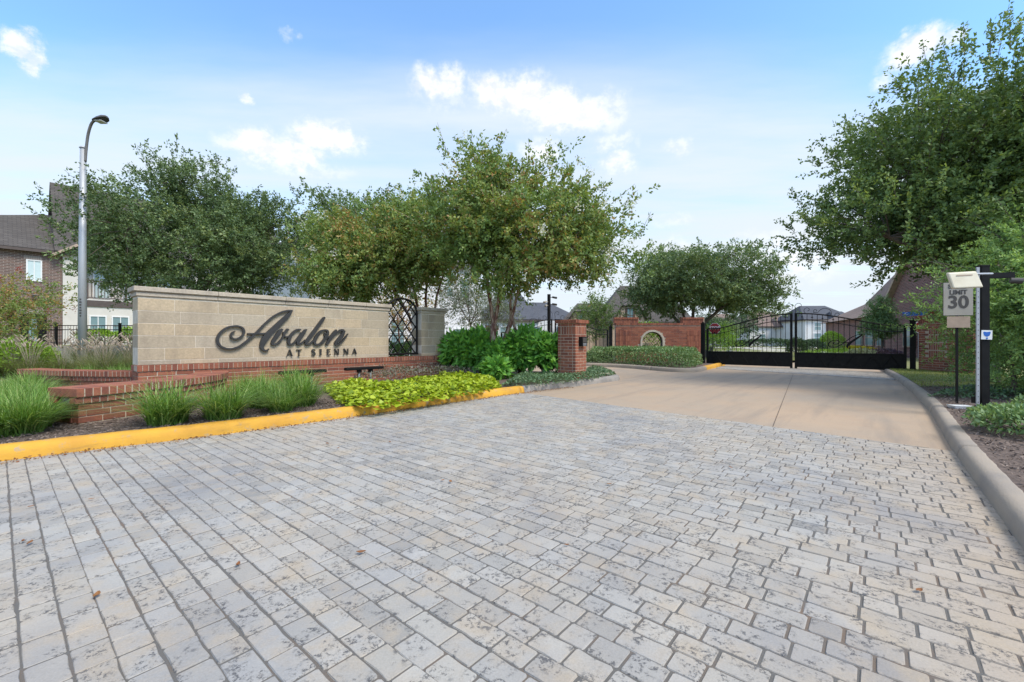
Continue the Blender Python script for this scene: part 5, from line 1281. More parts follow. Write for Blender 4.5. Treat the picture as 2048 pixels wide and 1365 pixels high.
# ---------------------------------------------------------------- trees and plants
def lumpy(d, seed, amp=.2):
    a = np.zeros(len(d)); r = np.random.default_rng(seed)
    for f in (2.2, 3.7, 5.5):
        k = r.normal(size=3) * f; a += np.sin(d @ k + r.random() * 6.3) / f * 2.2
    return 1 + amp * a
def tree(name, label, base, crowns, trunks, n_clump, twigs, lpt, tw_len, leaf, wd, mat, bark='bark', up=.35, out=.7, jit=.7, clump_r=.3, droop=.0, tone=(.35, .22), shoots=.12, limb_r=.045, cat='tree', group=None, blossom=None, inner=.35, seed=1, lump=.2, flat=0., limbs=14):
    global rng
    rng = np.random.default_rng(seed * 101 + 7); rr = random.Random(seed)
    g = thing(name, label, cat, base, 0, group)
    vol = np.array([c[3] * c[4] * c[5] for c in crowns]) ** .8; vol /= vol.sum()
    CP, OUT, RHO = [], [], []
    for ci, c in enumerate(crowns):
        n = max(3, int(n_clump * vol[ci])); d = unit(rng.normal(size=(n, 3)))
        rho = inner + (1 - inner) * rng.random(n) ** .55
        p = d * (rho * lumpy(d, seed * 13 + ci, lump))[:, None] * np.array(c[3:6]) + np.array(c[:3])
        CP.append(p); OUT.append(d); RHO.append(rho)
    CP = np.concatenate(CP); OUT = np.concatenate(OUT); RHO = np.concatenate(RHO)
    cen = np.average([c[:3] for c in crowns], axis=0, weights=vol)
    # wood
    m = MB(); tips = []
    for path, r0, r1 in trunks:
        pp = catmull(path, 5); k = len(pp)
        pp = [(p[0] + rr.uniform(-1, 1) * r0 * .12, p[1] + rr.uniform(-1, 1) * r0 * .12, p[2]) for p in pp]
        m.tube(pp, [r0 + (r1 - r0) * (i / (k - 1)) ** .8 for i in range(k)], 8); tips.append((np.array(pp[-1]), r1))
    nodes = [t[0] for t in tips]; nrad = [t[1] for t in tips]
    idx = rng.choice(len(CP), min(limbs, len(CP)), replace=False)
    for i in idx:
        tgt = CP[i] * .8 + cen * .2
        j = int(np.argmin([np.linalg.norm(tgt - t[0]) for t in tips])); s, r1 = tips[j]
        mid = s * .5 + tgt * .5 + np.array((rr.uniform(-.2, .2), rr.uniform(-.2, .2), rr.uniform(-.05, .35)))
        q = catmull([tuple(s), tuple(mid), tuple(tgt)], 4); rs = [r1 * .75 + (limb_r * .35 - r1 * .75) * (a / (len(q) - 1)) ** .7 for a in range(len(q))]
        m.tube(q, rs, 6)
        for a in range(2, len(q)): nodes.append(np.array(q[a])); nrad.append(rs[a])
    NA = np.array(nodes)
    for p in CP[rng.random(len(CP)) < .75]:
        dd = np.linalg.norm(NA - p, axis=1); j = int(np.argmin(dd))
        if dd[j] > .12: m.tube([tuple(NA[j]), tuple((NA[j] + p) / 2 + np.array((0, 0, .08))), tuple(p)], [min(nrad[j], limb_r) * .55, limb_r * .28, .006], 4, cap=False)
    m.obj('trunk', bark, g, smooth=True)
    # foliage: twigs in every clump, leaves along the twigs
    nT = len(CP) * twigs; k = np.repeat(np.arange(len(CP)), twigs)
    st = CP[k] + rng.normal(size=(nT, 3)) * clump_r * np.array((1, 1, .7))
    td = unit(OUT[k] * out + np.array((0, 0, up)) + rng.normal(size=(nT, 3)) * jit)
    tl = tw_len * rng.uniform(.5, 1.15, nT)
    sh = (rng.random(nT) < shoots) & (RHO[k] > .8) & (OUT[k][:, 2] > -.15)
    tl[sh] *= rng.uniform(1.2, 1.8, sh.sum()); td[sh] = unit(OUT[k][sh] * .9 + np.array((0, 0, .5)) + rng.normal(size=(sh.sum(), 3)) * .25)
    ctone = rng.normal(tone[0], tone[1] * .6, len(CP))[k]
    nl = np.where(sh, int(lpt * 1.6), lpt); tw = np.repeat(np.arange(nT), nl); nL = len(tw)
    t = rng.random(nL)
    P = st[tw] + td[tw] * (tl[tw] * t)[:, None] - np.c_[np.zeros(nL), np.zeros(nL), droop * (tl[tw] * t) ** 2] + rng.normal(size=(nL, 3)) * leaf * .35
    D = td[tw] * .55 + unit(rng.normal(size=(nL, 3))) * .8
    tn = ctone[tw] + rng.normal(0, tone[1] * .6, nL) + .12 * t
    leaves(P, D, leaf * rng.uniform(.65, 1.2, nL), wd * rng.uniform(.7, 1.15, nL), tn, 'crown', mat, g, flat=flat)
    # shoots show their twig
    tm_ = MB()
    for i in np.where(sh)[0][:160]: tm_.tube([tuple(st[i]), tuple(st[i] + td[i] * tl[i])], [.007, .003], 3, cap=False)
    if tm_.v: tm_.obj('twigs', bark, g)['kind'] = 'stuff'
    if blossom:
        bm_, nb, rb_ = blossom; ii = rng.choice(np.where(RHO > .75)[0], nb)
        for i in ii:
            nn = 26; pp = CP[i] + OUT[i] * (clump_r + tw_len * .8) + rng.normal(size=(nn, 3)) * rb_ * np.array((.6, .6, 1.0))
            leaves(pp, rng.normal(size=(nn, 3)), rb_ * .55, rb_ * .5, rng.random(nn), 'blossom', bm_, g)
    return g
def shrub(name, label, base, r, n, leaf, wd, mat, cat='shrub', group=None, seed=1, droop=0., lump=.12, shell=.55, tone=(.45, .25), zlift=0., stems=6, flat=0., blossom=None, outw=.7):
    global rng
    rng = np.random.default_rng(seed * 37 + 3); g = thing(name, label, cat, base, 0, group)
    d = unit(rng.normal(size=(n, 3))); d[:, 2] = np.where(d[:, 2] < -.35, -d[:, 2], d[:, 2])
    rho = shell + (1 - shell) * rng.random(n) ** .6
    P = d * (rho * lumpy(d, seed, lump))[:, None] * np.array(r); P[:, 2] = np.maximum(P[:, 2] + r[2] * .75 + zlift, .02)
    D = d * outw + unit(rng.normal(size=(n, 3))) * .8 + np.array((0, 0, .15))
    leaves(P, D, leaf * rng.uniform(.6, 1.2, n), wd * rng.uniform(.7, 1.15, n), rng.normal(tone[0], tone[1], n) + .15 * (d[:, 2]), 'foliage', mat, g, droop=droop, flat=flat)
    m = MB()
    for i in range(stems):
        q = P[rng.integers(n)]; m.tube([(q[0] * .1, q[1] * .1, -.03), (q[0] * .5, q[1] * .5, q[2] * .5), tuple(q * .95)], [.014, .01, .004], 4, cap=False)
    m.obj('stems', 'bark', g)
    if blossom:
        mt, nb, rb_ = blossom
        for i in rng.choice(np.where(d[:, 2] > .0)[0], nb):
            nn = 14; leaves(P[i] * 1.04 + rng.normal(size=(nn, 3)) * rb_ * .6, rng.normal(size=(nn, 3)), rb_ * .6, rb_ * .5, rng.random(nn), 'blossom', mt, g)
    return g
def GZ(px, py, z=BED):
    Y = 870 * (CAM_H - z) / (py - 682.5); return ((px - 1024) / 870 * Y, Y)
# ---- trees
tree('oak_tree', 'broad dark green oak behind the left end of the sign wall', (-11.0, 15.0, BED), [(-.1, 0, 4.2, 2.6, 2.5, 1.95), (-2.0, 0, 3.7, 1.0, 1.2, 1.1), (2.0, 0, 4.1, 1.75, 1.8, 1.75), (.2, 0, 5.5, 1.4, 1.4, .9)],
     [([(0, 0, 0), (.05, .02, 1.0), (0, 0, 2.2)], .17, .12), ([(0, 0, 2.0), (-.9, .1, 3.2), (-1.8, 0, 4.2)], .10, .05), ([(0, 0, 2.0), (.8, -.1, 3.2), (1.7, 0, 4.4)], .10, .05), ([(0, 0, 2.1), (.1, .3, 3.6), (.1, 0, 5.2)], .09, .045)],
     400, 11, 25, .46, .092, .048, 'leaf_oak', up=.5, out=.75, clump_r=.30, shoots=.10, seed=3, tone=(.42, .26))
tree('crape_myrtle', 'tall multi trunk crape myrtle with white blooms above the leafy shrubs', (-.44, 11.15, BED), [(.75, 0, 3.85, 1.9, 1.7, 1.25), (-.25, 0, 4.7, .7, .8, 1.05), (-1.0, 0, 3.9, .8, .9, .85), (2.65, 0, 3.3, .85, .8, .6), (2.0, 0, 4.55, .55, .55, .7), (.3, -.3, 3.15, 1.7, 1.3, .7), (1.7, -.2, 3.0, .9, .8, .55)],
     [([(-.02, 0, 0), (-.05, .0, .8), (-.02, .02, 1.35)], .09, .075), ([(-.02, .02, 1.3), (-.12, .0, 1.9), (-.22, .05, 2.6), (-.35, 0, 3.6)], .052, .03), ([(-.02, .02, 1.3), (.10, -.03, 1.9), (.16, .05, 2.6), (.3, 0, 4.2)], .050, .03), ([(.05, .1, 0), (.20, .06, .8), (.42, .0, 1.35), (.55, .05, 2.0), (.85, .0, 2.9)], .058, .028), ([(.22, .05, .9), (.40, .12, 1.5), (.42, .1, 2.1), (.75, .1, 3.3)], .042, .024), ([(.62, .2, 0), (.7, .2, .6), (.5, .15, 1.3), (.42, .1, 1.7)], .045, .035)],
     360, 11, 18, .42, .10, .052, 'leaf_crape', 'crape_bark', up=.15, out=.7, clump_r=.24, droop=.25, shoots=.13, seed=5, tone=(.42, .26), limb_r=.028, blossom=('blossom_white', 70, .075), inner=.3, lump=.24)
tree('crape_myrtle', 'bushy crape myrtle with scattered white blooms behind the lattice panel', (-2.75, 13.6, BED), [(-1.3, 0, 3.9, 1.6, 1.6, 1.35), (.15, 0, 4.0, 1.25, 1.3, 1.4), (-2.7, 0, 3.2, 1.2, 1.2, 1.15), (-1.2, -.4, 3.0, 1.8, 1.2, .8)],
     [([(0, 0, 0), (-.1, .0, 1.2), (-.25, 0, 2.2), (-.5, 0, 3.4)], .07, .03), ([(.08, 0, 0), (.12, .0, 1.2), (.05, 0, 2.2), (.2, 0, 3.4)], .065, .03), ([(-.1, .05, 0), (-.28, .0, 1.2), (-.75, 0, 2.2), (-1.5, 0, 3.4)], .06, .03), ([(.1, .1, 0), (.28, .0, 1.3), (.4, 0, 2.3), (.7, 0, 3.2)], .05, .028)],
     320, 11, 18, .40, .105, .055, 'leaf_crape', 'crape_bark', up=.2, out=.7, clump_r=.26, droop=.2, shoots=.10, seed=8, tone=(.48, .24), limb_r=.028, blossom=('blossom_white', 46, .08), inner=.35)
tree('oak_tree', 'dark oak rising between the big oak and the crape myrtles', (-6.7, 18.6, BED), [(0, 0, 5.0, 2.0, 2.0, 2.1), (-.9, 0, 4.2, 1.2, 1.2, 1.2)], [([(0, 0, 0), (.05, 0, 1.4), (0, 0, 3.6)], .13, .07)], 200, 10, 15, .5, .13, .066, 'leaf_oak', up=.45, clump_r=.3, seed=11, tone=(.35, .22))
tree('oak_tree', 'umbrella shaped oak spreading above the arched brick wall', (9.4, 23.0, BED), [(.3, 0, 4.1, 3.7, 3.2, 1.75), (-1.6, 0, 3.4, 2.0, 1.8, 1.2), (2.5, 0, 3.4, 2.0, 1.8, 1.15), (3.9, 0, 3.1, 1.1, 1.0, .6)],
     [([(0, 0, 0), (0, 0, .9), (0, 0, 1.5)], .22, .18), ([(0, 0, 1.4), (-.7, 0, 2.0), (-1.7, 0, 3.2)], .13, .06), ([(0, 0, 1.4), (.2, .1, 2.2), (.3, 0, 3.6)], .12, .06), ([(0, 0, 1.4), (.9, 0, 2.0), (2.2, 0, 3.1)], .13, .06), ([(0, 0, 1.4), (-.2, .3, 2.2), (-.6, 0, 3.6)], .10, .05)],
     380, 10, 16, .46, .14, .07, 'leaf_oak', up=.2, out=.7, clump_r=.32, shoots=.05, seed=14, tone=(.44, .26))
tree('oak_tree', 'large spreading oak overhanging the drive above the beige reader panel', (10.2, 9.3, BED), [(.1, 0, 4.4, 2.75, 2.5, 1.7), (-2.1, 0, 3.4, 1.4, 1.5, .75), (.4, .2, 5.25, 2.3, 2.0, 1.1), (2.0, -.8, 3.7, 2.0, 1.7, 1.1), (-.8, -.1, 3.2, 1.6, 1.4, .6)],
     [([(0, 0, 0), (.03, 0, .9), (0, 0, 1.9)], .16, .13), ([(0, 0, 1.8), (-.9, -.1, 2.5), (-2.2, -.1, 3.1)], .09, .045), ([(0, 0, 1.8), (.2, .1, 3.2), (.2, 0, 5.0)], .10, .05), ([(0, 0, 1.8), (.9, -.3, 2.6), (1.8, -.8, 3.6)], .09, .045), ([(0, 0, 1.9), (-.6, .2, 3.2), (-1.3, .2, 4.6)], .08, .045)],
     660, 11, 25, .48, .085, .046, 'leaf_elm', up=.35, out=.75, clump_r=.28, shoots=.09, seed=17, tone=(.38, .26), inner=.35)
tree('young_cypress', 'feathery light green young tree behind the black pole', (8.45, 6.75, BED), [(0, 0, 1.1, 1.35, 1.15, .85), (-.25, 0, 1.7, 1.05, .9, .6), (.5, 0, 2.2, 1.0, .9, .6)], [([(0, 0, 0), (.03, .02, .8), (0, 0, 2.0)], .06, .03), ([(-.35, .25, 0), (-.4, .25, .8), (-.3, .2, 1.4)], .035, .02)],
     250, 11, 38, .46, .058, .022, 'leaf_feather', up=-.02, out=.85, jit=.45, clump_r=.22, droop=.35, shoots=.14, seed=21, tone=(.42, .3), limb_r=.02, inner=.25, flat=.5)
tree('cone_tree', 'clipped cone shaped tree on a bare trunk before the wine red house', (20.4, 24.0, BED), [(0, 0, 1.65, .80, .8, .65), (0, 0, 2.3, .55, .55, .65), (0, 0, 2.75, .3, .3, .4)], [([(0, 0, 0), (.02, 0, .6), (0, 0, 1.6)], .06, .05)], 150, 9, 13, .24, .085, .045, 'leaf_hedge', up=.5, clump_r=.16, shoots=.06, seed=23, tone=(.5, .22), limb_r=.02)
tree('olive_tree', 'grey green olive tree with airy crown before the pale stucco house', (-1.7, 19.0, BED), [(0, 0, 2.35, 1.5, 1.3, 1.2), (1.1, 0, 2.0, 1.0, 1.0, .8), (-.6, 0, 3.1, .9, .9, .7)], [([(0, 0, 0), (.05, 0, .6), (-.1, 0, 1.6)], .07, .04), ([(.1, 0, 0), (.4, 0, .8), (.8, 0, 1.6)], .05, .03)], 130, 8, 12, .45, .10, .032, 'leaf_olive', up=.4, clump_r=.28, shoots=.2, seed=26, limb_r=.02, tone=(.4, .3))
tree('small_tree', 'slim green tree in front of the half timbered house', (5.1, 26.5, BED), [(0, 0, 2.2, .95, .9, 1.05), (-.1, 0, 3.1, .5, .5, .6)], [([(0, 0, 0), (.02, 0, 1.0), (0, 0, 2.2)], .06, .03)], 80, 8, 11, .4, .11, .055, 'leaf_elm', up=.4, clump_r=.22, shoots=.15, seed=28, tone=(.5, .22), limb_r=.02)
tree('red_crape_myrtle', 'small crape myrtle with red blooms before the brown brick house', (-17.9, 15.4, BED), [(-.2, 0, 2.35, 1.35, 1.2, .85), (.2, 0, 1.5, 1.0, .9, .7)], [([(0, 0, 0), (.1, 0, .8), (.2, 0, 1.8)], .04, .025), ([(-.1, 0, 0), (-.3, 0, .8), (-.6, 0, 1.8)], .04, .025)], 100, 8, 11, .36, .10, .05, 'leaf_crape', 'crape_bark', up=.15, clump_r=.24, droop=.25, shoots=.1, seed=31, tone=(.62, .3), limb_r=.02, blossom=('blossom_red', 16, .07))
for i, (x, y, s, mt, lab) in enumerate([(36, 70, 1.0, 'leaf_dark', 'dark round far tree left of the far white houses'), (46.0, 80, 1.05, 'leaf_elm', 'green far tree between the two far white houses'), (54, 84, .9, 'leaf_elm', 'light far tree behind the grey roofed far house'), (21.5, 48, .62, 'leaf_dark', 'dark low tree on the lawn behind the stop sign'), (29.5, 60, .6, 'leaf_elm', 'green garden tree left of the wide white far house'), (15.0, 60, .9, 'leaf_dark', 'dark far tree above the lawn left of the stop sign'), (-16, 40, 1.5, 'leaf_oak', 'tall dark tree far behind the pale stucco house'), (66, 92, 1.0, 'leaf_dark', 'far dark tree beyond the wine red brick house')]):
    tree('garden_tree', lab, (x, y, BED), [(0, 0, 3.9 * s, 2.5 * s, 2.2 * s, 2.1 * s)], [([(0, 0, 0), (.05, 0, 1.2 * s), (0, 0, 3 * s)], .13, .08)], 70, 7, 9, .75 * s, .30 * s, .16 * s, mt, up=.3, clump_r=.5 * s, seed=40 + i, group='trees beyond the gate', tone=(.45, .25), limb_r=.05, limbs=8)
# ---- shrubs
BS = 'big leaved shrubs under the crape myrtle'
for i, (x, y, rx, rz, lab) in enumerate([(-1.45, 11.75, .55, .60, 'leafy green shrub touching the end of the sign wall'), (-.85, 11.5, .55, .62, 'leafy green shrub left of the crape myrtle trunks'), (-.25, 11.15, .50, .50, 'leafy green shrub at the foot of the crape myrtle trunks'), (.30, 11.35, .55, .66, 'leafy green shrub right of the crape myrtle trunks'), (.85, 11.05, .55, .64, 'leafy green shrub touching the keypad pier'), (-.38, 10.35, .28, .26, 'small leafy shoot in front of the big leaved shrubs'), (1.3, 11.5, .45, .55, 'leafy green shrub behind the keypad pier')]):
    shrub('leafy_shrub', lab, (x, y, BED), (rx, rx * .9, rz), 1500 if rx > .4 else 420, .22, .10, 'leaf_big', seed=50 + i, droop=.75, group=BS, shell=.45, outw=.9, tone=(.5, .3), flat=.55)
shrub('mound_shrub', 'low bright green mounding shrub beside the tan kerb', (4.98, 4.10, BED), (.5, .42, .16), 3000, .050, .030, 'leaf_hedge', seed=60, tone=(.55, .3), stems=14)
shrub('mound_shrub', 'second low green mounding shrub further along behind the tan kerb', (6.3, 4.9, BED), (.5, .42, .17), 2600, .050, .030, 'leaf_hedge', seed=61, tone=(.5, .3), stems=14)
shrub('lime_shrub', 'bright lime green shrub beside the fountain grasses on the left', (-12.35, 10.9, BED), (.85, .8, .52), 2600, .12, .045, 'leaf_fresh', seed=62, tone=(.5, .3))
for i, x in enumerate((-18.2, -16.6, -15.0)):
    shrub('lime_shrub', ('yellow green shrub behind the black fence below the balcony', 'yellow green shrub behind the black fence next to the sign wall', 'yellow green shrub behind the black fence and the sign wall')[i], (x, 19.2, tz), (.85, .6, .45), 1500, .10, .06, 'leaf_globe', seed=64 + i, group='shrubs along the fence', tone=(.6, .3))
shrub('globe_shrub', 'bright green egg shaped clipped shrub before the wine red house', (19.1, 26.0, BED), (.66, .66, .82), 3200, .075, .045, 'leaf_globe', seed=70, lump=.05, shell=.75, tone=(.5, .25))
shrub('dark_shrub', 'dark rounded shrub standing behind the meeting stiles of the gate', (15.9, 24.3, BED), (.55, .55, .62), 2000, .09, .05, 'leaf_dark', seed=71)
shrub('dark_shrub', 'dark rounded shrub to the right of the gate stiles', (17.6, 25.4, BED), (.7, .6, .5), 2000, .09, .05, 'leaf_dark', seed=72)
shrub('gold_shrub', 'golden yellow shrub band under the brick house windows', (21.0, 26.4, BED), (1.1, .6, .34), 2200, .09, .05, 'leaf_gold', seed=73)
shrub('purple_shrub', 'low purple leaved shrub under the cone shaped tree', (17.9, 21.0, BED), (1.05, .7, .30), 2400, .09, .05, 'leaf_purple', seed=74)
shrub('white_flowers', 'white flowering bedding plants beyond the right gate leaf', (14.9, 20.6, BED), (.55, .5, .20), 1200, .07, .035, 'leaf_hedge', seed=75, cat='flowers', blossom=('blossom_white', 30, .06))
shrub('box_hedge', 'low clipped green hedge beyond the right gate leaf', (17.6, 23.2, BED), (2.0, .5, .26), 3000, .08, .045, 'leaf_globe', seed=76, cat='hedge', tone=(.35, .25))
shrub('grey_shrub', 'grey green shrub beside the right gate post beyond the gate', (16.1, 20.2, BED), (.7, .6, .30), 1500, .08, .04, 'leaf_olive', seed=77)
shrub('dark_shrub', 'dark shrub in front of the exit gate piers', (-3.4, 16.8, BED), (1.3, .8, .55), 2600, .10, .05, 'leaf_dark', seed=78)
shrub('dark_shrub', 'green shrub seen through the lattice panel of the sign', (-4.4, 14.6, BED), (1.1, .8, .50), 2600, .10, .05, 'leaf_elm', seed=79)
tree('pink_crape_myrtle', 'pinkish small crape myrtle seen through the lattice panel', (-4.6, 17.6, BED), [(0, 0, 2.0, 1.1, 1.0, .95)], [([(0, 0, 0), (.05, 0, .7), (0, 0, 1.5)], .05, .03)], 50, 8, 9, .35, .09, .045, 'leaf_crape', 'crape_bark', up=.2, clump_r=.2, seed=80, tone=(.8, .3), limb_r=.02, blossom=('blossom_white', 30, .07))
shrub('flowering_bush', 'yellow green bush with white blooms rising behind the arched brick wall', (6.6, 20.9, BED), (1.25, .8, 1.0), 2600, .10, .05, 'leaf_globe', seed=81, tone=(.3, .25), blossom=('blossom_white', 14, .06))
shrub('flowering_bush', 'yellow green bush behind the stop sign end of the arched wall', (10.2, 21.6, BED), (1.1, .8, .95), 2200, .10, .05, 'leaf_globe', seed=82, tone=(.25, .25))
for i, x in enumerate((13.0, 24.0, 32.0, 41.0)):
    shrub('far_hedge', ('dark clipped hedge across the far lawn behind the stop sign', 'dark clipped hedge across the far lawn before the wide white house', 'dark clipped hedge across the far lawn behind the gate stiles', 'dark clipped hedge across the far lawn before the grey roofed far house')[i], (x, 52 + i * 1.5, BED), (5.6, .7, .62), 2200, .28, .16, 'leaf_dark', seed=84 + i, cat='hedge', group='hedges across the far lawn', shell=.7, lump=.05)
# hedge on the island
HP = [(3.0, 18.0), (4.35, 16.65), (4.95, 15.4), (5.35, 14.62), (5.75, 14.5), (6.2, 14.95), (6.95, 16.1), (7.45, 17.0), (6.3, 18.7), (3.4, 18.9)]
hg = thing('clipped_hedge', 'rounded clipped green hedge in front of the arched brick wall', 'hedge', (5.2, 16.8, BED))
rng = np.random.default_rng(90)
Pp = rnd_in(HP, 15000); A = np.array(HP); B = np.roll(A, -1, 0)
ab = B - A; tt_ = np.clip(((Pp[:, None] - A) * ab).sum(2) / (ab * ab).sum(1), 0, 1); dist = np.linalg.norm(Pp[:, None] - (A + tt_[..., None] * ab), axis=2).min(1)
hz = .60 * np.minimum(1, dist / .28) ** .42 + .05 * np.sin(Pp[:, 0] * 5) * np.cos(Pp[:, 1] * 4.3)
zz_ = np.where(rng.random(len(Pp)) < np.where(dist < .45, .55, .05), rng.random(len(Pp)) * hz, hz * rng.uniform(.9, 1.04, len(Pp)))
P3 = np.c_[Pp - np.array((5.2, 16.8)), np.maximum(zz_, .03)]
leaves(P3, unit(rng.normal(size=P3.shape)) + np.array((0, 0, .4)), rng.uniform(.05, .10, len(P3)), rng.uniform(.03, .055, len(P3)), rng.normal(.5, .25, len(P3)), 'foliage', 'leaf_hedge', hg)
m = MB()
for k in range(40):
    q = P3[rng.integers(len(P3))]; m.tube([(q[0] * .96, q[1] * .96, -.02), tuple(q)], [.012, .004], 4, cap=False)
m.obj('stems', 'bark', hg)
# ---- ground cover
def cover(name, label, poly, n, ht, leaf, wd, mat, seed, cat, flat=.6, tone=(.5, .3), up=.2, blossom=None, edge=.25):
    global rng
    rng = np.random.default_rng(seed); Pp = rnd_in(poly, n); A = np.array(poly); B = np.roll(A, -1, 0); ab = B - A
    tt_ = np.clip(((Pp[:, None] - A) * ab).sum(2) / (ab * ab).sum(1), 0, 1); dist = np.linalg.norm(Pp[:, None] - (A + tt_[..., None] * ab), axis=2).min(1)
    h = ht * np.minimum(1, dist / edge) ** .5 * (1 + .25 * np.sin(Pp[:, 0] * 4.1 + 1) * np.cos(Pp[:, 1] * 3.7) + .15 * np.sin(Pp[:, 0] * 9) * np.sin(Pp[:, 1] * 8))
    z = BED + .01 + h * (1 - .55 * rng.random(n) ** 1.6)
    D = unit(np.c_[rng.normal(size=(n, 2)), rng.normal(size=n) * .35 + up])
    ln = leaf * rng.uniform(.6, 1.2, n); side = unit(np.cross(D, np.array((0, 0, 1.)) + rng.normal(size=(n, 3)) * .3)); nor = np.cross(side, D)
    P = np.c_[Pp, z]; L_ = ln[:, None]; W_ = (wd / leaf) * L_
    V = np.stack([P, P + D * L_ * .12 + side * W_ * .42 + nor * L_ * .05, P + D * L_ * .42 + side * W_ * .5 - nor * L_ * .02, P + D * L_ - nor * L_ * .22, P + D * L_ * .42 - side * W_ * .5 - nor * L_ * .02, P + D * L_ * .12 - side * W_ * .42 + nor * L_ * .05], 1).reshape(-1, 3)
    o = link(bpy.data.objects.new(name, npmesh(name, V, 6, np.clip(rng.normal(tone[0], tone[1], n), 0, 1), mat)))
    tag(o, label, cat, kind='stuff')
    if blossom:
        mt, nb, rb_ = blossom; k = rng.choice(n, nb); nn = 7; pp = np.repeat(P[k], nn, 0) + rng.normal(size=(nb * nn, 3)) * rb_ * .5 + np.array((0, 0, rb_ * .5))
        leaves(pp, rng.normal(size=(len(pp), 3)), rb_ * .8, rb_ * .6, rng.random(len(pp)), 'flowers', mt, o)
    return o
lp_ = [GZ(*p, .13) for p in ((646, 775), (664, 792), (690, 813), (740, 817), (800, 810), (890, 797), (960, 785), (1003, 774), (985, 757), (940, 752), (880, 756), (820, 764), (760, 772), (705, 768))]
cover('sweet_potato_vine', 'bright lime green sweet potato vine spilling over the yellow kerb', lp_, 7500, .12, .075, .072, 'leaf_lime', 101, 'ground cover', up=.35)
cover('bedding_plants', 'dusky grey green bedding plants with tiny pale flowers at the sign base', [GZ(*p, .15) for p in ((700, 765), (760, 770), (850, 762), (960, 750), (975, 742), (900, 738), (800, 742), (720, 748))], 6500, .26, .055, .022, 'leaf_dusky', 102, 'bedding plants', up=1.0, blossom=('blossom_white', 90, .02))
cover('ground_jasmine', 'dark green creeping jasmine around the keypad pier behind the grey kerb', [GZ(*p, .12) for p in ((1005, 772), (1060, 774), (1120, 768), (1150, 764), (1178, 760), (1232, 750), (1222, 744), (1185, 738), (1150, 748), (1100, 752), (1030, 755))], 9000, .13, .055, .03, 'leaf_jasmine', 103, 'ground cover', up=.5)
cover('ground_jasmine', 'sparse creeping green ground cover at the foot of the feathery young tree', [(6.6, 6.9), (8.5, 6.0), (9.8, 7.2), (8.4, 8.2)], 2500, .10, .06, .03, 'leaf_jasmine', 104, 'ground cover', up=.5)
# ---- ornamental grasses
rng = np.random.default_rng(120)
def grass_proto(n, ht, rad, wd, mat, spread, plumes=0, seed=1):
    global rng
    rng = np.random.default_rng(seed); r_ = rad * np.sqrt(rng.random(n)); a_ = rng.random(n) * 6.283
    P = np.c_[r_ * np.cos(a_), r_ * np.sin(a_), np.zeros(n)]
    o = blades(P, ht * rng.uniform(.55, 1.1, n), wd, spread, np.clip(rng.normal(.42, .26, n) + (rng.random(n) < .13) * .6, 0, 1), 'blades', mat, None, seg=4, curve=.8)
    pl_ = None
    if plumes:
        V = []; 
        m = MB()
        for k in range(plumes):
            a = rng.random() * 6.283; ln = rng.uniform(.2, .6) * ht; h = ht * rng.uniform(.85, 1.2); q0 = np.array((0, 0, 0.)); q1 = np.array((math.cos(a) * ln * .6, math.sin(a) * ln * .6, h)); q2 = q1 + np.array((math.cos(a) * .07, math.sin(a) * .07, .06 + .04 * rng.random()))
            m.tube([tuple(q0), tuple((q0 + q1) / 2 * np.array((.8, .8, 1.1))), tuple(q1)], .0025, 3, tone=rng.random(), cap=False)
            m.tube([tuple(q1), tuple((q1 + q2) / 2), tuple(q2)], [.010, .016, .003], 5, tone=rng.random())
        pl_ = m.obj('plumes', 'plume', None, tones=True)
    return o, pl_
protos = [grass_proto(620, .50, .15, .0125, 'blade', 1.35, 0, 130 + k) for k in range(3)]
fprotos = [grass_proto(650, .80, .16, .007, 'blade_fine', 1.0, 26, 140 + k) for k in range(2)]
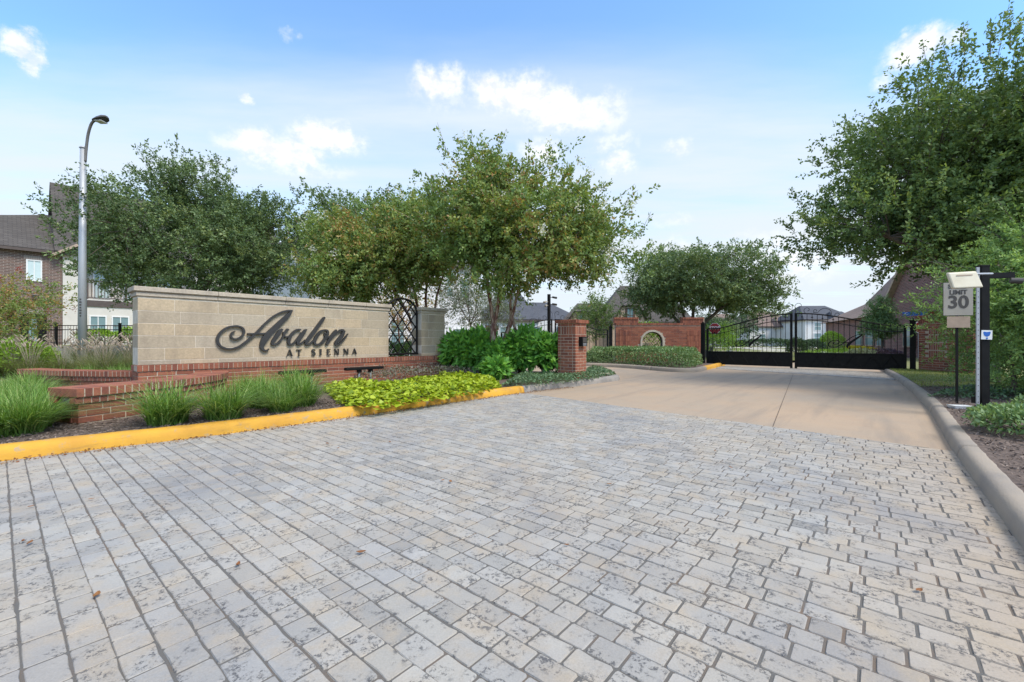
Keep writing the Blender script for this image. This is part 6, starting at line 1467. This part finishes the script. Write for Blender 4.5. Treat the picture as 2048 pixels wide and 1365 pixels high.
for o, p in protos + fprotos:
    C.objects.unlink(o)
    if p: C.objects.unlink(p)
def put_grass(pr, x, y, s, label, group, name='grass_clump', k=0, z=BED):
    g = thing(name, label, 'grass clump', (x, y, z), random.uniform(0, 6.28), group)
    for src in pr[k % len(pr)]:
        if src is None: continue
        c = src.copy(); link(c, g); c.scale = (s, s, s * random.uniform(.92, 1.08))
front = [(335, 848, 1.0, 'grass clump against the free end of the low brick wall'), (448, 838, 1.0, 'grass clump behind the yellow kerb, middle of the front row'), (528, 815, .95, 'grass clump between the two biggest front clumps and the floodlight'), (600, 812, 1.05, 'grass clump beside the lime green vine'), (590, 788, 1.0, 'grass clump in front of the half hidden floodlight'), (500, 795, .9, 'grass clump behind the front row, close to the curved wall'), (400, 800, .6, 'small grass clump leaning on the curved brick wall'), (562, 824, .75, 'short grass clump at the edge of the mulch by the vine')]
for i, (px, py, s, lab) in enumerate(front):
    x, y = GZ(px, py); put_grass(protos, x, y, s * 1.12, lab, 'liriope clumps before the sign', k=i)
left = [(5, 872), (45, 868), (62, 858), (66, 838), (20, 840), (70, 832), (70, 815), (10, 815), (55, 808), (62, 795), (30, 855), (30, 790), (75, 783), (125, 775), (180, 780), (215, 772), (165, 768), (240, 768), (255, 775), (205, 762), (235, 760), (-40, 870), (-50, 840), (-30, 800)]
for i, (px, py) in enumerate(left):
    x, y = GZ(px, py); put_grass(protos, x, y, random.uniform(.82, 1.0), 'arching green grass clump in the mass left of the low curved brick wall', 'grass mass left of the curved wall', k=i)
for i in range(15):
    x = -13.2 + i * .42 + random.uniform(-.1, .1); y = 10.9 + random.uniform(-.6, .5) - i * .06
    if x > -7.2: break
    put_grass(fprotos, x, y, random.uniform(.85, 1.15), 'fountain grass clump with tan plumes below the retaining wall fence', 'fountain grasses below the fence', 'fountain_grass', i)
for i in range(6):
    put_grass(fprotos, -16.5 + i * .9, 16.9 + random.uniform(-.2, .2), random.uniform(1.2, 1.5), 'fountain grass clump with tan plumes close against the retaining wall', 'fountain grasses against the retaining wall', 'fountain_grass', i)
